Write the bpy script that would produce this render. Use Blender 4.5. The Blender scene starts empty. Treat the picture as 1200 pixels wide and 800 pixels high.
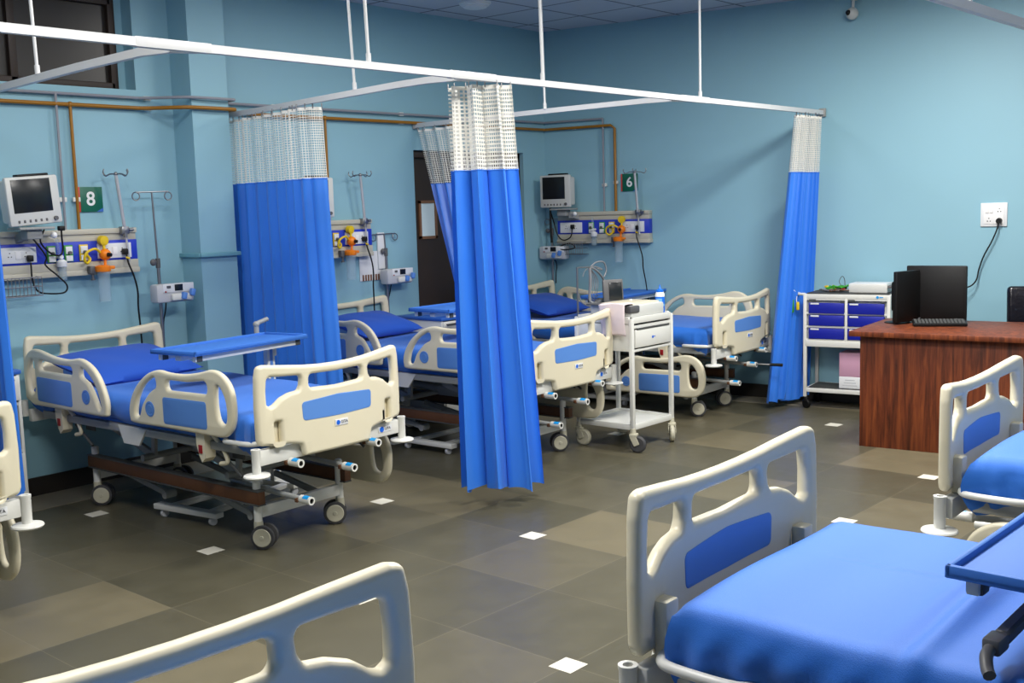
import bpy, bmesh, math, random
from mathutils import Vector, Matrix, Euler
random.seed(7)
PI = math.pi
SC = bpy.context.scene
COL = SC.collection

# ------------------------------------------------------------------ materials
def lin(c):
    c = c / 255.0
    return c / 12.92 if c <= 0.04045 else ((c + 0.055) / 1.055) ** 2.4
def rgb(r, g, b): return (lin(r), lin(g), lin(b), 1)
MATS = {}
def mat(name, col, rough=0.5, metal=0.0, spec=0.5, noise=0.0, nscale=8.0, bump=0.0, bscale=60.0, sheen=0.0, coat=0.0):
    m = bpy.data.materials.new(name); m.use_nodes = True
    nt = m.node_tree; b = nt.nodes['Principled BSDF']
    b.inputs['Base Color'].default_value = col
    b.inputs['Roughness'].default_value = rough
    b.inputs['Metallic'].default_value = metal
    b.inputs['Specular IOR Level'].default_value = spec
    b.inputs['Sheen Weight'].default_value = sheen
    b.inputs['Coat Weight'].default_value = coat
    tc = nt.nodes.new('ShaderNodeTexCoord')
    if noise > 0:
        n = nt.nodes.new('ShaderNodeTexNoise'); n.inputs['Scale'].default_value = nscale; n.inputs['Detail'].default_value = 5
        nt.links.new(tc.outputs['Object'], n.inputs['Vector'])
        mx = nt.nodes.new('ShaderNodeMix'); mx.data_type = 'RGBA'
        mx.inputs[6].default_value = tuple(c * (1 - noise) for c in col[:3]) + (1,)
        mx.inputs[7].default_value = tuple(min(1, c * (1 + noise)) for c in col[:3]) + (1,)
        nt.links.new(n.outputs['Fac'], mx.inputs[0]); nt.links.new(mx.outputs[2], b.inputs['Base Color'])
    if bump > 0:
        n2 = nt.nodes.new('ShaderNodeTexNoise'); n2.inputs['Scale'].default_value = bscale; n2.inputs['Detail'].default_value = 3
        nt.links.new(tc.outputs['Object'], n2.inputs['Vector'])
        bp = nt.nodes.new('ShaderNodeBump'); bp.inputs['Strength'].default_value = bump; bp.inputs['Distance'].default_value = 0.01
        nt.links.new(n2.outputs['Fac'], bp.inputs['Height']); nt.links.new(bp.outputs['Normal'], b.inputs['Normal'])
    MATS[name] = m
    return m
CREAM = mat('cream_plastic', rgb(222, 214, 188), 0.38, noise=0.03)
BLUEP = mat('blue_plastic', rgb(88, 138, 212), 0.45)
WHITEM = mat('white_painted_metal', rgb(218, 218, 212), 0.4, noise=0.03)
GREYM = mat('grey_painted_metal', rgb(150, 152, 150), 0.45, noise=0.06)
DARKM = mat('dark_painted_metal', rgb(70, 72, 72), 0.5)
RUST = mat('brown_painted_beam', rgb(92, 58, 34), 0.6, noise=0.25, nscale=14)
SHEET = mat('blue_sheet', rgb(22, 106, 206), 0.65, sheen=0.2, bump=0.15, bscale=400)
PILLOW = mat('blue_pillow_cloth', rgb(12, 76, 180), 0.8, sheen=0.1, bump=0.15, bscale=400)
SATIN = mat('blue_curtain_cloth', rgb(50, 126, 232), 0.36, spec=.7, sheen=0.1, noise=0.04, nscale=3)
BLACK = mat('black_plastic', rgb(11, 11, 12), 0.5, spec=.35)
RUBBER = mat('black_rubber', rgb(64, 64, 66), 0.6)
CASTER = mat('caster_grey_cream', rgb(190, 186, 165), 0.5)
CHROME = mat('chrome', rgb(214, 214, 216), 0.25, metal=.45)
STEEL = mat('dull_steel', rgb(150, 150, 152), 0.35, metal=0.9)
WALLC = rgb(138, 182, 198)
BROWN_D = mat('dark_door_veneer', rgb(44, 30, 22), 0.5, noise=0.2)
SKIRT = mat('dark_skirting_stone', rgb(34, 30, 27), 0.4, noise=0.2)
BORDER = mat('pale_border_stone', rgb(120, 114, 100), 0.4, noise=0.12, nscale=5)
BEIGE = mat('beige_panel_aluminium', rgb(190, 186, 170), 0.4)
PANELB = mat('panel_blue', rgb(38, 62, 190), 0.45)
SOCKET = mat('white_socket_plastic', rgb(222, 224, 226), 0.4)
ORANGE = mat('orange_plastic', rgb(240, 130, 8), 0.4)
YELLOW = mat('yellow_plastic', rgb(222, 190, 20), 0.45)
PIPEY = mat('yellow_gas_pipe_paint', rgb(150, 100, 8), 0.4, noise=0.15)
PIPEG = mat('grey_pipe_paint', rgb(140, 142, 150), 0.4)
SIGNG = mat('sign_green', rgb(8, 98, 78), 0.4)
SIGNR = mat('sign_red', rgb(205, 60, 50), 0.4)
SIGNBL = mat('sign_blue', rgb(60, 110, 190), 0.4)
WHITE = mat('white_paint', rgb(235, 235, 235), 0.5)
RAILW = mat("white_rail_aluminium", rgb(212, 213, 214), 0.4)
SCREEN = mat('dark_screen', rgb(26, 30, 34), 0.25)
MONW = mat('monitor_white_plastic', rgb(205, 206, 202), 0.4)
CARTB = mat('drawer_blue', rgb(10, 26, 150), 0.4)
PAPER = mat('chart_paper', rgb(228, 212, 214), 0.8, noise=0.03, nscale=40)
PINK = mat('pink_carton', rgb(196, 150, 175), 0.6, noise=0.05)
BOTB = mat('bottle_blue', rgb(20, 110, 225), 0.35)
BOTLAB = mat('bottle_pale_label', rgb(120, 185, 235), 0.4)
RED = mat('red_plastic', rgb(150, 20, 24), 0.4)
GREEN = mat('green_plastic', rgb(50, 150, 40), 0.5)
PUMPG = mat('pump_grey_white', rgb(190, 192, 196), 0.4)
LABB = mat('label_cyan', rgb(20, 150, 225), 0.4)
LOGOB = mat('logo_blue', rgb(20, 100, 215), 0.4)
TEXTD = mat('label_dark_print', rgb(50, 52, 60), 0.5)
DGREY = mat('dark_grey_plastic', rgb(88, 88, 90), 0.45)
WIRE = mat('grey_lead_cable', rgb(120, 122, 126), 0.5)
MATG = mat('dark_cart_mat', rgb(60, 60, 58), 0.6)
TRAY = mat('blue_tray_laminate', rgb(62, 118, 204), 0.6, spec=.3, noise=0.03, nscale=40)
LEDGE = mat('ledge_teal', rgb(112, 165, 178), 0.5)
LOCKB = mat('locker_blue_top', rgb(42, 92, 178), 0.4)
BAGM = mat('black_leatherette', rgb(18, 16, 24), 0.22, bump=0.3, bscale=25)
DOORWIN = mat('door_glazing', rgb(205, 222, 228), 0.1)
WINBR = mat('door_lite_beading', rgb(120, 84, 60), 0.5)

def glass(name, col, alpha):
    m = mat(name, col, 0.08); nt = m.node_tree
    b = nt.nodes['Principled BSDF']; b.inputs['Alpha'].default_value = alpha
    return m
JAR = glass('clear_jar_plastic', rgb(190, 212, 222), 0.17)
PANE = mat('dark_window_pane', rgb(36, 32, 30), 0.3, noise=0.1, nscale=2)

def wall_mat():
    m = bpy.data.materials.new('teal_wall_paint'); m.use_nodes = True
    nt = m.node_tree; b = nt.nodes['Principled BSDF']
    b.inputs['Roughness'].default_value = 0.55
    tc = nt.nodes.new('ShaderNodeTexCoord')
    n = nt.nodes.new('ShaderNodeTexNoise'); n.inputs['Scale'].default_value = 1.2; n.inputs['Detail'].default_value = 6
    nt.links.new(tc.outputs['Object'], n.inputs['Vector'])
    mx = nt.nodes.new('ShaderNodeMix'); mx.data_type = 'RGBA'
    mx.inputs[6].default_value = tuple(c * .96 for c in WALLC[:3]) + (1,); mx.inputs[7].default_value = tuple(c * 1.04 for c in WALLC[:3]) + (1,)
    nt.links.new(n.outputs['Fac'], mx.inputs[0]); nt.links.new(mx.outputs[2], b.inputs['Base Color'])
    n2 = nt.nodes.new('ShaderNodeTexNoise'); n2.inputs['Scale'].default_value = 70
    nt.links.new(tc.outputs['Object'], n2.inputs['Vector'])
    bp = nt.nodes.new('ShaderNodeBump'); bp.inputs['Strength'].default_value = 0.08; bp.inputs['Distance'].default_value = 0.004
    nt.links.new(n2.outputs['Fac'], bp.inputs['Height']); nt.links.new(bp.outputs['Normal'], b.inputs['Normal'])
    return m
WALL = wall_mat()

def M_(nt, op, a, b=None, c=None):
    n = nt.nodes.new('ShaderNodeMath'); n.operation = op
    for i, v in enumerate((a, b, c)):
        if v is None: continue
        if isinstance(v, (int, float)): n.inputs[i].default_value = v
        else: nt.links.new(v, n.inputs[i])
    return n.outputs[0]
def mixc(nt, f, a, b):
    mx = nt.nodes.new('ShaderNodeMix'); mx.data_type = 'RGBA'
    for i, v in ((0, f), (6, a), (7, b)):
        if isinstance(v, (tuple, float, int)): mx.inputs[i].default_value = v
        else: nt.links.new(v, mx.inputs[i])
    return mx.outputs[2]

def floor_mat():
    m = bpy.data.materials.new('kota_stone_tiles'); m.use_nodes = True
    nt = m.node_tree; b = nt.nodes['Principled BSDF']; L = nt.links
    tc = nt.nodes.new('ShaderNodeTexCoord'); sp = nt.nodes.new('ShaderNodeSeparateXYZ'); L.new(tc.outputs['Object'], sp.inputs[0])
    X, Y = sp.outputs[0], sp.outputs[1]
    tx = M_(nt, 'FLOOR', M_(nt, 'DIVIDE', X, 0.6)); ty = M_(nt, 'FLOOR', M_(nt, 'DIVIDE', Y, 0.6))
    cb = nt.nodes.new('ShaderNodeCombineXYZ'); L.new(tx, cb.inputs[0]); L.new(ty, cb.inputs[1])
    wn = nt.nodes.new('ShaderNodeTexWhiteNoise'); L.new(cb.outputs[0], wn.inputs['Vector'])
    rp = nt.nodes.new('ShaderNodeValToRGB'); L.new(wn.outputs['Value'], rp.inputs[0])
    cr = rp.color_ramp; cr.interpolation = 'LINEAR'
    cr.elements[0].position = 0; cr.elements[0].color = rgb(78, 75, 60)
    cr.elements[1].position = 1; cr.elements[1].color = rgb(112, 104, 82)
    e = cr.elements.new(.55); e.color = rgb(86, 82, 66)
    n = nt.nodes.new('ShaderNodeTexNoise'); n.inputs['Scale'].default_value = 5; n.inputs['Detail'].default_value = 7; n.inputs['Roughness'].default_value = .65
    L.new(tc.outputs['Object'], n.inputs['Vector'])
    f = M_(nt, 'MULTIPLY_ADD', n.outputs['Fac'], 0.45, 0.79)
    hs = nt.nodes.new('ShaderNodeMix'); hs.data_type = 'RGBA'; hs.blend_type = 'MULTIPLY'; hs.inputs[0].default_value = 1
    L.new(rp.outputs[0], hs.inputs[6])
    cf = nt.nodes.new('ShaderNodeCombineXYZ'); 
    for i in range(3): L.new(f, cf.inputs[i])
    L.new(cf.outputs[0], hs.inputs[7])
    # joints every 0.6 m
    def dist(c, p):
        q = M_(nt, 'DIVIDE', c, p); r = M_(nt, 'SUBTRACT', q, M_(nt, 'ROUND', q)); return M_(nt, 'MULTIPLY', M_(nt, 'ABSOLUTE', r), p)
    jx = M_(nt, 'LESS_THAN', dist(X, .6), .0016); jy = M_(nt, 'LESS_THAN', dist(Y, .6), .0016)
    j = M_(nt, 'MULTIPLY', M_(nt, 'MAXIMUM', jx, jy), 0.5)
    c1 = mixc(nt, j, hs.outputs[2], rgb(134, 126, 104))
    ix = M_(nt, 'LESS_THAN', dist(X, 1.2), .054); iy = M_(nt, 'LESS_THAN', dist(Y, 1.2), .054)
    ins = M_(nt, 'MULTIPLY', ix, iy)
    wcol = mixc(nt, n.outputs['Fac'], rgb(205, 200, 182), rgb(240, 236, 222))
    c2 = mixc(nt, ins, c1, wcol)
    L.new(c2, b.inputs['Base Color'])
    rr = M_(nt, 'MULTIPLY_ADD', n.outputs['Fac'], 0.25, 0.24); L.new(rr, b.inputs['Roughness'])
    b.inputs['Specular IOR Level'].default_value = 0.45
    return m
FLOOR = floor_mat()

def ceil_mat():
    m = bpy.data.materials.new('ceiling_tiles'); m.use_nodes = True
    nt = m.node_tree; b = nt.nodes['Principled BSDF']; L = nt.links
    tc = nt.nodes.new('ShaderNodeTexCoord'); sp = nt.nodes.new('ShaderNodeSeparateXYZ'); L.new(tc.outputs['Object'], sp.inputs[0])
    def dist(c, p):
        q = M_(nt, 'DIVIDE', c, p); r = M_(nt, 'SUBTRACT', q, M_(nt, 'ROUND', q)); return M_(nt, 'MULTIPLY', M_(nt, 'ABSOLUTE', r), p)
    a = M_(nt, 'LESS_THAN', dist(sp.outputs[0], .6), .012); c = M_(nt, 'LESS_THAN', dist(sp.outputs[1], .6), .012)
    L.new(mixc(nt, M_(nt, 'MAXIMUM', a, c), rgb(196, 200, 210), rgb(110, 114, 124)), b.inputs['Base Color'])
    b.inputs['Roughness'].default_value = .7
    return m
CEIL = ceil_mat()

def wood_mat():
    m = bpy.data.materials.new('red_brown_veneer'); m.use_nodes = True
    nt = m.node_tree; b = nt.nodes['Principled BSDF']; L = nt.links
    tc = nt.nodes.new('ShaderNodeTexCoord'); mp = nt.nodes.new('ShaderNodeMapping'); L.new(tc.outputs['Object'], mp.inputs[0])
    mp.inputs['Scale'].default_value = (14, 14, 0.9)
    n = nt.nodes.new('ShaderNodeTexNoise'); n.inputs['Scale'].default_value = 2.2; n.inputs['Detail'].default_value = 8; n.inputs['Roughness'].default_value = .65; n.inputs['Distortion'].default_value = .5
    L.new(mp.outputs[0], n.inputs['Vector'])
    rp = nt.nodes.new('ShaderNodeValToRGB'); L.new(n.outputs['Fac'], rp.inputs[0]); cr = rp.color_ramp
    cr.elements[0].position = .32; cr.elements[0].color = rgb(58, 26, 14)
    cr.elements[1].position = .72; cr.elements[1].color = rgb(146, 76, 38)
    e = cr.elements.new(.5); e.color = rgb(106, 50, 26)
    L.new(rp.outputs[0], b.inputs['Base Color']); b.inputs['Roughness'].default_value = .5; b.inputs['Specular IOR Level'].default_value = .35
    return m
WOOD = wood_mat()

def net_mat(name, pitch, hole):
    m = bpy.data.materials.new(name); m.use_nodes = True
    nt = m.node_tree; b = nt.nodes['Principled BSDF']; L = nt.links
    b.inputs['Base Color'].default_value = rgb(238, 236, 228); b.inputs['Roughness'].default_value = .8
    uv = nt.nodes.new('ShaderNodeUVMap'); uv.uv_map = 'UVMap'; sp = nt.nodes.new('ShaderNodeSeparateXYZ'); L.new(uv.outputs[0], sp.inputs[0])
    def h(c):
        q = M_(nt, 'DIVIDE', c, pitch); fr = M_(nt, 'FRACT', q); return M_(nt, 'LESS_THAN', fr, hole)
    hh = M_(nt, 'MULTIPLY', h(sp.outputs[0]), h(sp.outputs[1]))
    # plain woven header band without holes along the top edge
    hd = M_(nt, 'GREATER_THAN', sp.outputs[1], 0.02)
    L.new(M_(nt, 'SUBTRACT', 1.0, M_(nt, 'MULTIPLY', M_(nt, 'MULTIPLY', hh, hd), 0.9)), b.inputs['Alpha'])
    return m
NET = net_mat('white_curtain_net', 0.022, 0.58)
NETF = net_mat('fine_white_curtain_net', 0.016, 0.79)

# ------------------------------------------------------------------ mesh builder
def catmull(pts, n=8, closed=False):
    P = [Vector(p) for p in pts]; out = []; N = len(P)
    if N < 3 and not closed: return P
    rng = range(N) if closed else range(N - 1)
    for i in rng:
        p1, p2 = P[i], P[(i + 1) % N]
        p0 = P[i - 1] if (closed or i > 0) else p1 * 2 - p2
        p3 = P[(i + 2) % N] if (closed or i + 2 < N) else p2 * 2 - p1
        for k in range(n):
            t = k / n
            out.append(0.5 * ((2 * p1) + (p2 - p0) * t + (2 * p0 - 5 * p1 + 4 * p2 - p3) * t * t + (3 * p1 - p0 - 3 * p2 + p3) * t ** 3))
    if not closed: out.append(P[-1])
    return out

def align(d):
    return Vector(d).to_track_quat('Z', 'Y').to_matrix().to_4x4()

class MB:
    def __init__(s): s.bm = bmesh.new()
    def box(s, c, size, bev=0.0, rot=None, seg=2):
        b2 = bmesh.new(); bmesh.ops.create_cube(b2, size=1)
        bmesh.ops.scale(b2, vec=size, verts=b2.verts)
        if bev > 0: bmesh.ops.bevel(b2, geom=b2.edges[:], offset=bev, segments=seg, affect='EDGES', profile=.5)
        m = Matrix.Translation(c)
        if rot is not None: m = m @ (rot if isinstance(rot, Matrix) else Euler(rot).to_matrix().to_4x4())
        bmesh.ops.transform(b2, matrix=m, verts=b2.verts); s.merge(b2); return s
    def merge(s, b2):
        me = bpy.data.meshes.new('tmp'); b2.to_mesh(me); b2.free(); s.bm.from_mesh(me); bpy.data.meshes.remove(me)
    def bar(s, p0, p1, w, h, bev=0.004):
        p0, p1 = Vector(p0), Vector(p1); d = p1 - p0
        m = align(d)
        s.box((p0 + p1) / 2, (w, h, d.length), bev, m.to_3x3().to_4x4(), 1); return s
    def cyl(s, p0, p1, r0, r1=None, seg=16, cap=True):
        p0, p1 = Vector(p0), Vector(p1); d = p1 - p0; r1 = r0 if r1 is None else r1
        bmesh.ops.create_cone(s.bm, cap_ends=cap, segments=seg, radius1=r0, radius2=r1, depth=d.length, matrix=Matrix.Translation((p0 + p1) / 2) @ align(d)); return s
    def sphere(s, c, r, sc=(1, 1, 1), u=16, v=10):
        bmesh.ops.create_uvsphere(s.bm, u_segments=u, v_segments=v, radius=r, matrix=Matrix.Translation(c) @ Matrix.Diagonal((*sc, 1))); return s
    def lathe(s, prof, c=(0, 0, 0), axis=(0, 0, 1), seg=20):
        m = Matrix.Translation(c) @ align(axis); rings = []
        for r, z in prof:
            if r < 1e-5: rings.append([s.bm.verts.new(m @ Vector((0, 0, z)))])
            else: rings.append([s.bm.verts.new(m @ Vector((r * math.cos(2 * PI * k / seg), r * math.sin(2 * PI * k / seg), z))) for k in range(seg)])
        for a, b in zip(rings, rings[1:]):
            for k in range(seg):
                k2 = (k + 1) % seg
                f = [a[k % len(a)], a[k2 % len(a)], b[k2 % len(b)], b[k % len(b)]]
                u = []
                for v in f:
                    if v not in u: u.append(v)
                if len(u) > 2: s.bm.faces.new(u)
        return s
    def tube(s, pts, r, seg=8, n=6, smooth=True, closed=False):
        P = catmull(pts, n, closed) if smooth else [Vector(p) for p in pts]
        rings = []; N = len(P); up = None
        for i, p in enumerate(P):
            a = P[i - 1] if (i > 0 or closed) else p; b = P[(i + 1) % N] if (i < N - 1 or closed) else p
            d = (b - a)
            if d.length < 1e-9: d = Vector((0, 0, 1))
            d.normalize()
            if up is None: up = d.orthogonal().normalized()
            else:
                up = up - d * up.dot(d)
                up = up.normalized() if up.length > 1e-6 else d.orthogonal().normalized()
            w = d.cross(up)
            rings.append([s.bm.verts.new(p + (up * math.cos(2 * PI * k / seg) + w * math.sin(2 * PI * k / seg)) * r) for k in range(seg)])
        lst = list(zip(rings, rings[1:])) + ([(rings[-1], rings[0])] if closed else [])
        for a, b in lst:
            for k in range(seg):
                s.bm.faces.new((a[k], a[(k + 1) % seg], b[(k + 1) % seg], b[k]))
        if not closed:
            s.bm.faces.new(rings[0][::-1]); s.bm.faces.new(rings[-1])
        return s
    def grid(s, f, nu, nv, uvf=None):
        vs = [[s.bm.verts.new(f(i / nu, j / nv)) for j in range(nv + 1)] for i in range(nu + 1)]
        lay = s.bm.loops.layers.uv.new('UVMap') if uvf else None
        for i in range(nu):
            for j in range(nv):
                fc = s.bm.faces.new((vs[i][j], vs[i + 1][j], vs[i + 1][j + 1], vs[i][j + 1]))
                if uvf:
                    for lp, (a, b) in zip(fc.loops, ((i, j), (i + 1, j), (i + 1, j + 1), (i, j + 1))):
                        lp[lay].uv = uvf(a / nu, b / nv)
        return s
    def build(s, name, material, parent=None, ang=38, smooth=True, fix=True):
        if fix: bmesh.ops.recalc_face_normals(s.bm, faces=s.bm.faces)
        for f in s.bm.faces: f.smooth = smooth
        a = math.radians(ang)
        for e in s.bm.edges:
            if len(e.link_faces) == 2 and e.calc_face_angle(0) > a: e.smooth = False
        me = bpy.data.meshes.new(name); s.bm.to_mesh(me); s.bm.free()
        me.materials.append(material)
        o = bpy.data.objects.new(name, me); COL.objects.link(o)
        if parent: o.parent = parent
        return o

def rpoly(pts, seg=5):
    """polygon with rounded corners: (x, y, r)"""
    out = []; N = len(pts)
    for i in range(N):
        p = Vector(pts[i][:2]); r = pts[i][2] if len(pts[i]) > 2 else 0
        a = Vector(pts[i - 1][:2]) - p; b = Vector(pts[(i + 1) % N][:2]) - p
        if r <= 0: out.append(p); continue
        la, lb = a.length, b.length; a.normalize(); b.normalize()
        ang = a.angle(b)
        if ang > 3.1: out.append(p); continue
        t = min(r / math.tan(ang / 2), la * .48, lb * .48); rr = t * math.tan(ang / 2)
        c = p + (a + b).normalized() * (rr / math.sin(ang / 2))
        s0 = p + a * t - c; s1 = p + b * t - c
        a0 = math.atan2(s0.y, s0.x); d = math.atan2(s1.y, s1.x) - a0
        while d > PI: d -= 2 * PI
        while d < -PI: d += 2 * PI
        for k in range(seg + 1):
            q = a0 + d * k / seg; out.append(c + Vector((math.cos(q), math.sin(q))) * rr)
    return out

def board(polys, thick, bev, cuts=(), warp=None, res=2):
    """2-D outline with holes -> rounded slab (x, y in plane, z thickness), as a bmesh"""
    cu = bpy.data.curves.new('t', 'CURVE'); cu.dimensions = '2D'; cu.fill_mode = 'BOTH'
    cu.extrude = max(thick / 2 - bev, 0.0); cu.bevel_depth = bev; cu.bevel_resolution = res; cu.offset = -bev
    for p in polys:
        sp = cu.splines.new('POLY'); sp.points.add(len(p) - 1)
        for q, v in zip(sp.points, p): q.co = (v[0], v[1], 0, 1)
        sp.use_cyclic_u = True
    o = bpy.data.objects.new('t', cu); COL.objects.link(o)
    dg = bpy.context.evaluated_depsgraph_get(); me = bpy.data.meshes.new_from_object(o.evaluated_get(dg))
    bm = bmesh.new(); bm.from_mesh(me)
    bpy.data.objects.remove(o); bpy.data.curves.remove(cu); bpy.data.meshes.remove(me)
    bmesh.ops.remove_doubles(bm, verts=bm.verts, dist=1e-5)
    for x in cuts:
        bmesh.ops.bisect_plane(bm, geom=bm.verts[:] + bm.edges[:] + bm.faces[:], plane_co=(x, 0, 0), plane_no=(1, 0, 0))
    if warp:
        for v in bm.verts: v.co = warp(v.co)
    return bm
def from_bm(bm, name, material, parent=None, ang=38):
    m = MB(); m.bm.free(); m.bm = bm
    return m.build(name, material, parent, ang)

def root(name, label, cat, loc=(0, 0, 0), rz=0.0, group=None):
    o = bpy.data.objects.new(name, None); COL.objects.link(o); o.empty_display_size = .1
    o.location = loc; o.rotation_euler = (0, 0, rz); o['label'] = label; o['category'] = cat
    if group: o['group'] = group
    return o
def tag(o, label, cat, group=None):
    o['label'] = label; o['category'] = cat
    if group: o['group'] = group
    return o
def struct(o): o['kind'] = 'structure'; return o
def copy_tree(o, parent=None):
    c = o.copy(); COL.objects.link(c); c.parent = parent
    for ch in list(o.children): copy_tree(ch, c)
    return c
def text_mesh(txt, size, name, material, parent, m, depth=0.0008, bold=0.0):
    cu = bpy.data.curves.new('t', 'FONT'); cu.body = txt; cu.size = size; cu.extrude = depth; cu.align_x = 'CENTER'; cu.align_y = 'CENTER'; cu.offset = bold
    o = bpy.data.objects.new('t', cu); COL.objects.link(o)
    dg = bpy.context.evaluated_depsgraph_get(); me = bpy.data.meshes.new_from_object(o.evaluated_get(dg))
    bpy.data.objects.remove(o); bpy.data.curves.remove(cu)
    me.transform(m); me.materials.clear(); me.materials.append(material)
    ob = bpy.data.objects.new(name, me); COL.objects.link(ob); ob.parent = parent
    return ob
# text facing -Y (upright): local x->x, y->z
UP = Matrix(((1, 0, 0, 0), (0, 0, -1, 0), (0, 1, 0, 0), (0, 0, 0, 1)))

# ------------------------------------------------------------------ room
H = 3.404
AX, AS = 1.2, 0.0109                     # wall with the bed heads: y = .755 + AS (x - 1.2)
def YA(x): return 0.755 + AS * (x - AX)
BX, BS = 5.235, 0.172                    # wall on the right: x = BX - BS (y - .755)
def XB(y): return BX - BS * (y - 0.755)
RA = math.atan(AS); RB = -math.atan(1 / BS) # directions
# corner
YC = YA(BX)
X0, Y0 = -6.5, -9.5
T = 0.25
def slab(name, poly, z0, z1, material):
    m = MB(); lo = [m.bm.verts.new((x, y, z0)) for x, y in poly]; hi = [m.bm.verts.new((x, y, z1)) for x, y in poly]
    m.bm.faces.new(lo[::-1]); m.bm.faces.new(hi)
    for i in range(len(poly)): j = (i + 1) % len(poly); m.bm.faces.new((lo[i], lo[j], hi[j], hi[i]))
    return m.build(name, material, ang=20)
def sl(name, poly, z0, z1, material): return struct(slab(name, poly, z0, z1, material))
FP = [(X0, Y0), (XB(Y0), Y0), (XB(YC), YC), (X0, YA(X0))]
FPO = [(X0 - T, Y0 - T), (XB(Y0) + T, Y0 - T), (XB(YC) + T, YC + .6), (X0 - T, YA(X0) + .6)]
sl('floor', FPO, -.2, 0, FLOOR)
sl('ceiling', FPO, H, H + .2, CEIL)

def wallA(xa, xb, z0, z1): return [(xa, YA(xa)), (xb, YA(xb)), (xb, YA(xb) + T), (xa, YA(xa) + T)], z0, z1
# wall behind the beds, one mesh with a window opening and a door opening
WX0, WX1, WZ0, WZ1 = -1.6, .885, 2.60, 3.30
DX0, DX1, DZ = 3.455, 4.90, 2.255
m = MB()
def addslab(mb, poly, z0, z1):
    lo = [mb.bm.verts.new((x, y, z0)) for x, y in poly]; hi = [mb.bm.verts.new((x, y, z1)) for x, y in poly]
    mb.bm.faces.new(lo[::-1]); mb.bm.faces.new(hi)
    for i in range(len(poly)): j = (i + 1) % len(poly); mb.bm.faces.new((lo[i], lo[j], hi[j], hi[i]))
for a in ((X0, WX0, 0, H), (WX0, WX1, 0, WZ0), (WX0, WX1, WZ1, H), (WX1, DX0, 0, H), (DX0, DX1, DZ, H), (DX1, XB(YC) + .02, 0, H)):
    addslab(m, *wallA(*a))
struct(m.build('wall_back', WALL, ang=20))
sl('wall_right', [(XB(Y0), Y0), (XB(Y0) + T, Y0), (XB(YC + .3) + T, YC + .3), (XB(YC + .3), YC + .3)], 0, H, WALL)
sl('wall_left', [(X0 - T, Y0), (X0, Y0), (X0, YA(X0) + .1), (X0 - T, YA(X0) + .1)], 0, H, WALL)
sl('wall_front', [(X0 - T, Y0 - T), (XB(Y0) + T, Y0 - T), (XB(Y0) + T, Y0), (X0 - T, Y0)], 0, H, WALL)
# column in the wall
cx0, cx1, cd = 1.158, 1.452, .235
struct(slab('pillar', [(cx0, YA(cx0) - cd), (cx1, YA(cx1) - cd), (cx1, YA(cx1) + .02), (cx0, YA(cx0) + .02)], 0, H, WALL))
m = MB(); m.box((1.305, .52, 1.478), (.325, .06, .028), .004); m.box((1.15, .64, 1.478), (.03, .26, .028), .004)
struct(m.build('trim_1', LEDGE))
# skirting and pale border
def strip(name, a, b, off0, off1, z0, z1, material, onA=True):
    if onA: p = [(a, YA(a) - off1), (b, YA(b) - off1), (b, YA(b) - off0), (a, YA(a) - off0)]
    else: p = [(XB(a) - off1, a), (XB(a) - off0, a), (XB(b) - off0, b), (XB(b) - off1, b)]
    return sl(name, p, z0, z1, material)
strip('baseboard_back', X0, cx0, -.01, .015, 0, .12, SKIRT)
strip('baseboard_middle', cx1, DX0, -.01, .015, 0, .12, SKIRT)
strip('baseboard_corner', DX1, XB(YC), -.01, .015, 0, .12, SKIRT)
strip('baseboard_right', Y0, YC, -.01, .015, 0, .12, SKIRT, False)
strip('trim_2', X0, XB(YC) - .3, 0, .375, -.01, .003, BORDER)
strip('trim_3', Y0, YC, 0, .29, -.01, .004, BORDER, False)

# window high on the wall: frame + dark panes
w = struct(root('window_1', 'dark high window', 'window')); del w['label']; del w['category']
ww = MB()
yw = YA(0) + .14
xr = .80
ww.box(((WX0 + xr) / 2, yw + .02, (WZ0 + WZ1) / 2 + .05), (xr - WX0 + .2, .012, WZ1 - WZ0 + .1)); ww.build('pane', PANE, w)
fr = MB()
for x in (WX0, -.55, .12, xr): fr.box((x, yw, (WZ0 + WZ1) / 2), (.05, .05, WZ1 - WZ0 - .004), .005)
fr.box(((WX0 + xr) / 2, yw, WZ0 + .027), (xr - WX0, .05, .05), .005); fr.box(((WX0 + xr) / 2, yw, WZ0 + .58), (xr - WX0, .05, .04), .005)
fr.build('window_frame', BROWN_D, w)
rv = MB(); rv.box(((xr + WX1) / 2 + .012, yw + .02, (WZ0 + WZ1) / 2), (WX1 - xr, .05, WZ1 - WZ0 - .004)); rv.build('window_jamb', WALL, w)

# door
d = struct(root('door_1', 'x', 'door')); del d['label']; del d['category']
yd = YA(4.2) + .10
m = MB(); m.box(((DX0 + DX1) / 2, yd + .02, DZ / 2), (DX1 - DX0 + .1, .04, DZ - .004)); leaf = m.build('door_leaf', BROWN_D, d)
m = MB()
for x in (DX0 + .03, DX1 - .03): m.box((x, yd - .02, DZ / 2), (.06, .06, DZ), .005)
m.box(((DX0 + DX1) / 2, yd - .02, DZ - .03), (DX1 - DX0, .06, .06), .005); m.build('door_frame', BROWN_D, d)
m = MB()
for x in (3.60, 3.79): m.box((x, yd - .006, 1.66), (.025, .02, .33))
for z in (1.505, 1.815): m.box((3.695, yd - .006, z), (.215, .02, .025))
m.build('glazing_bead', WINBR, d)
m = MB(); m.box((3.695, yd - .003, 1.66), (.17, .012, .30)); m.build('glazing', DOORWIN, d)

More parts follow.
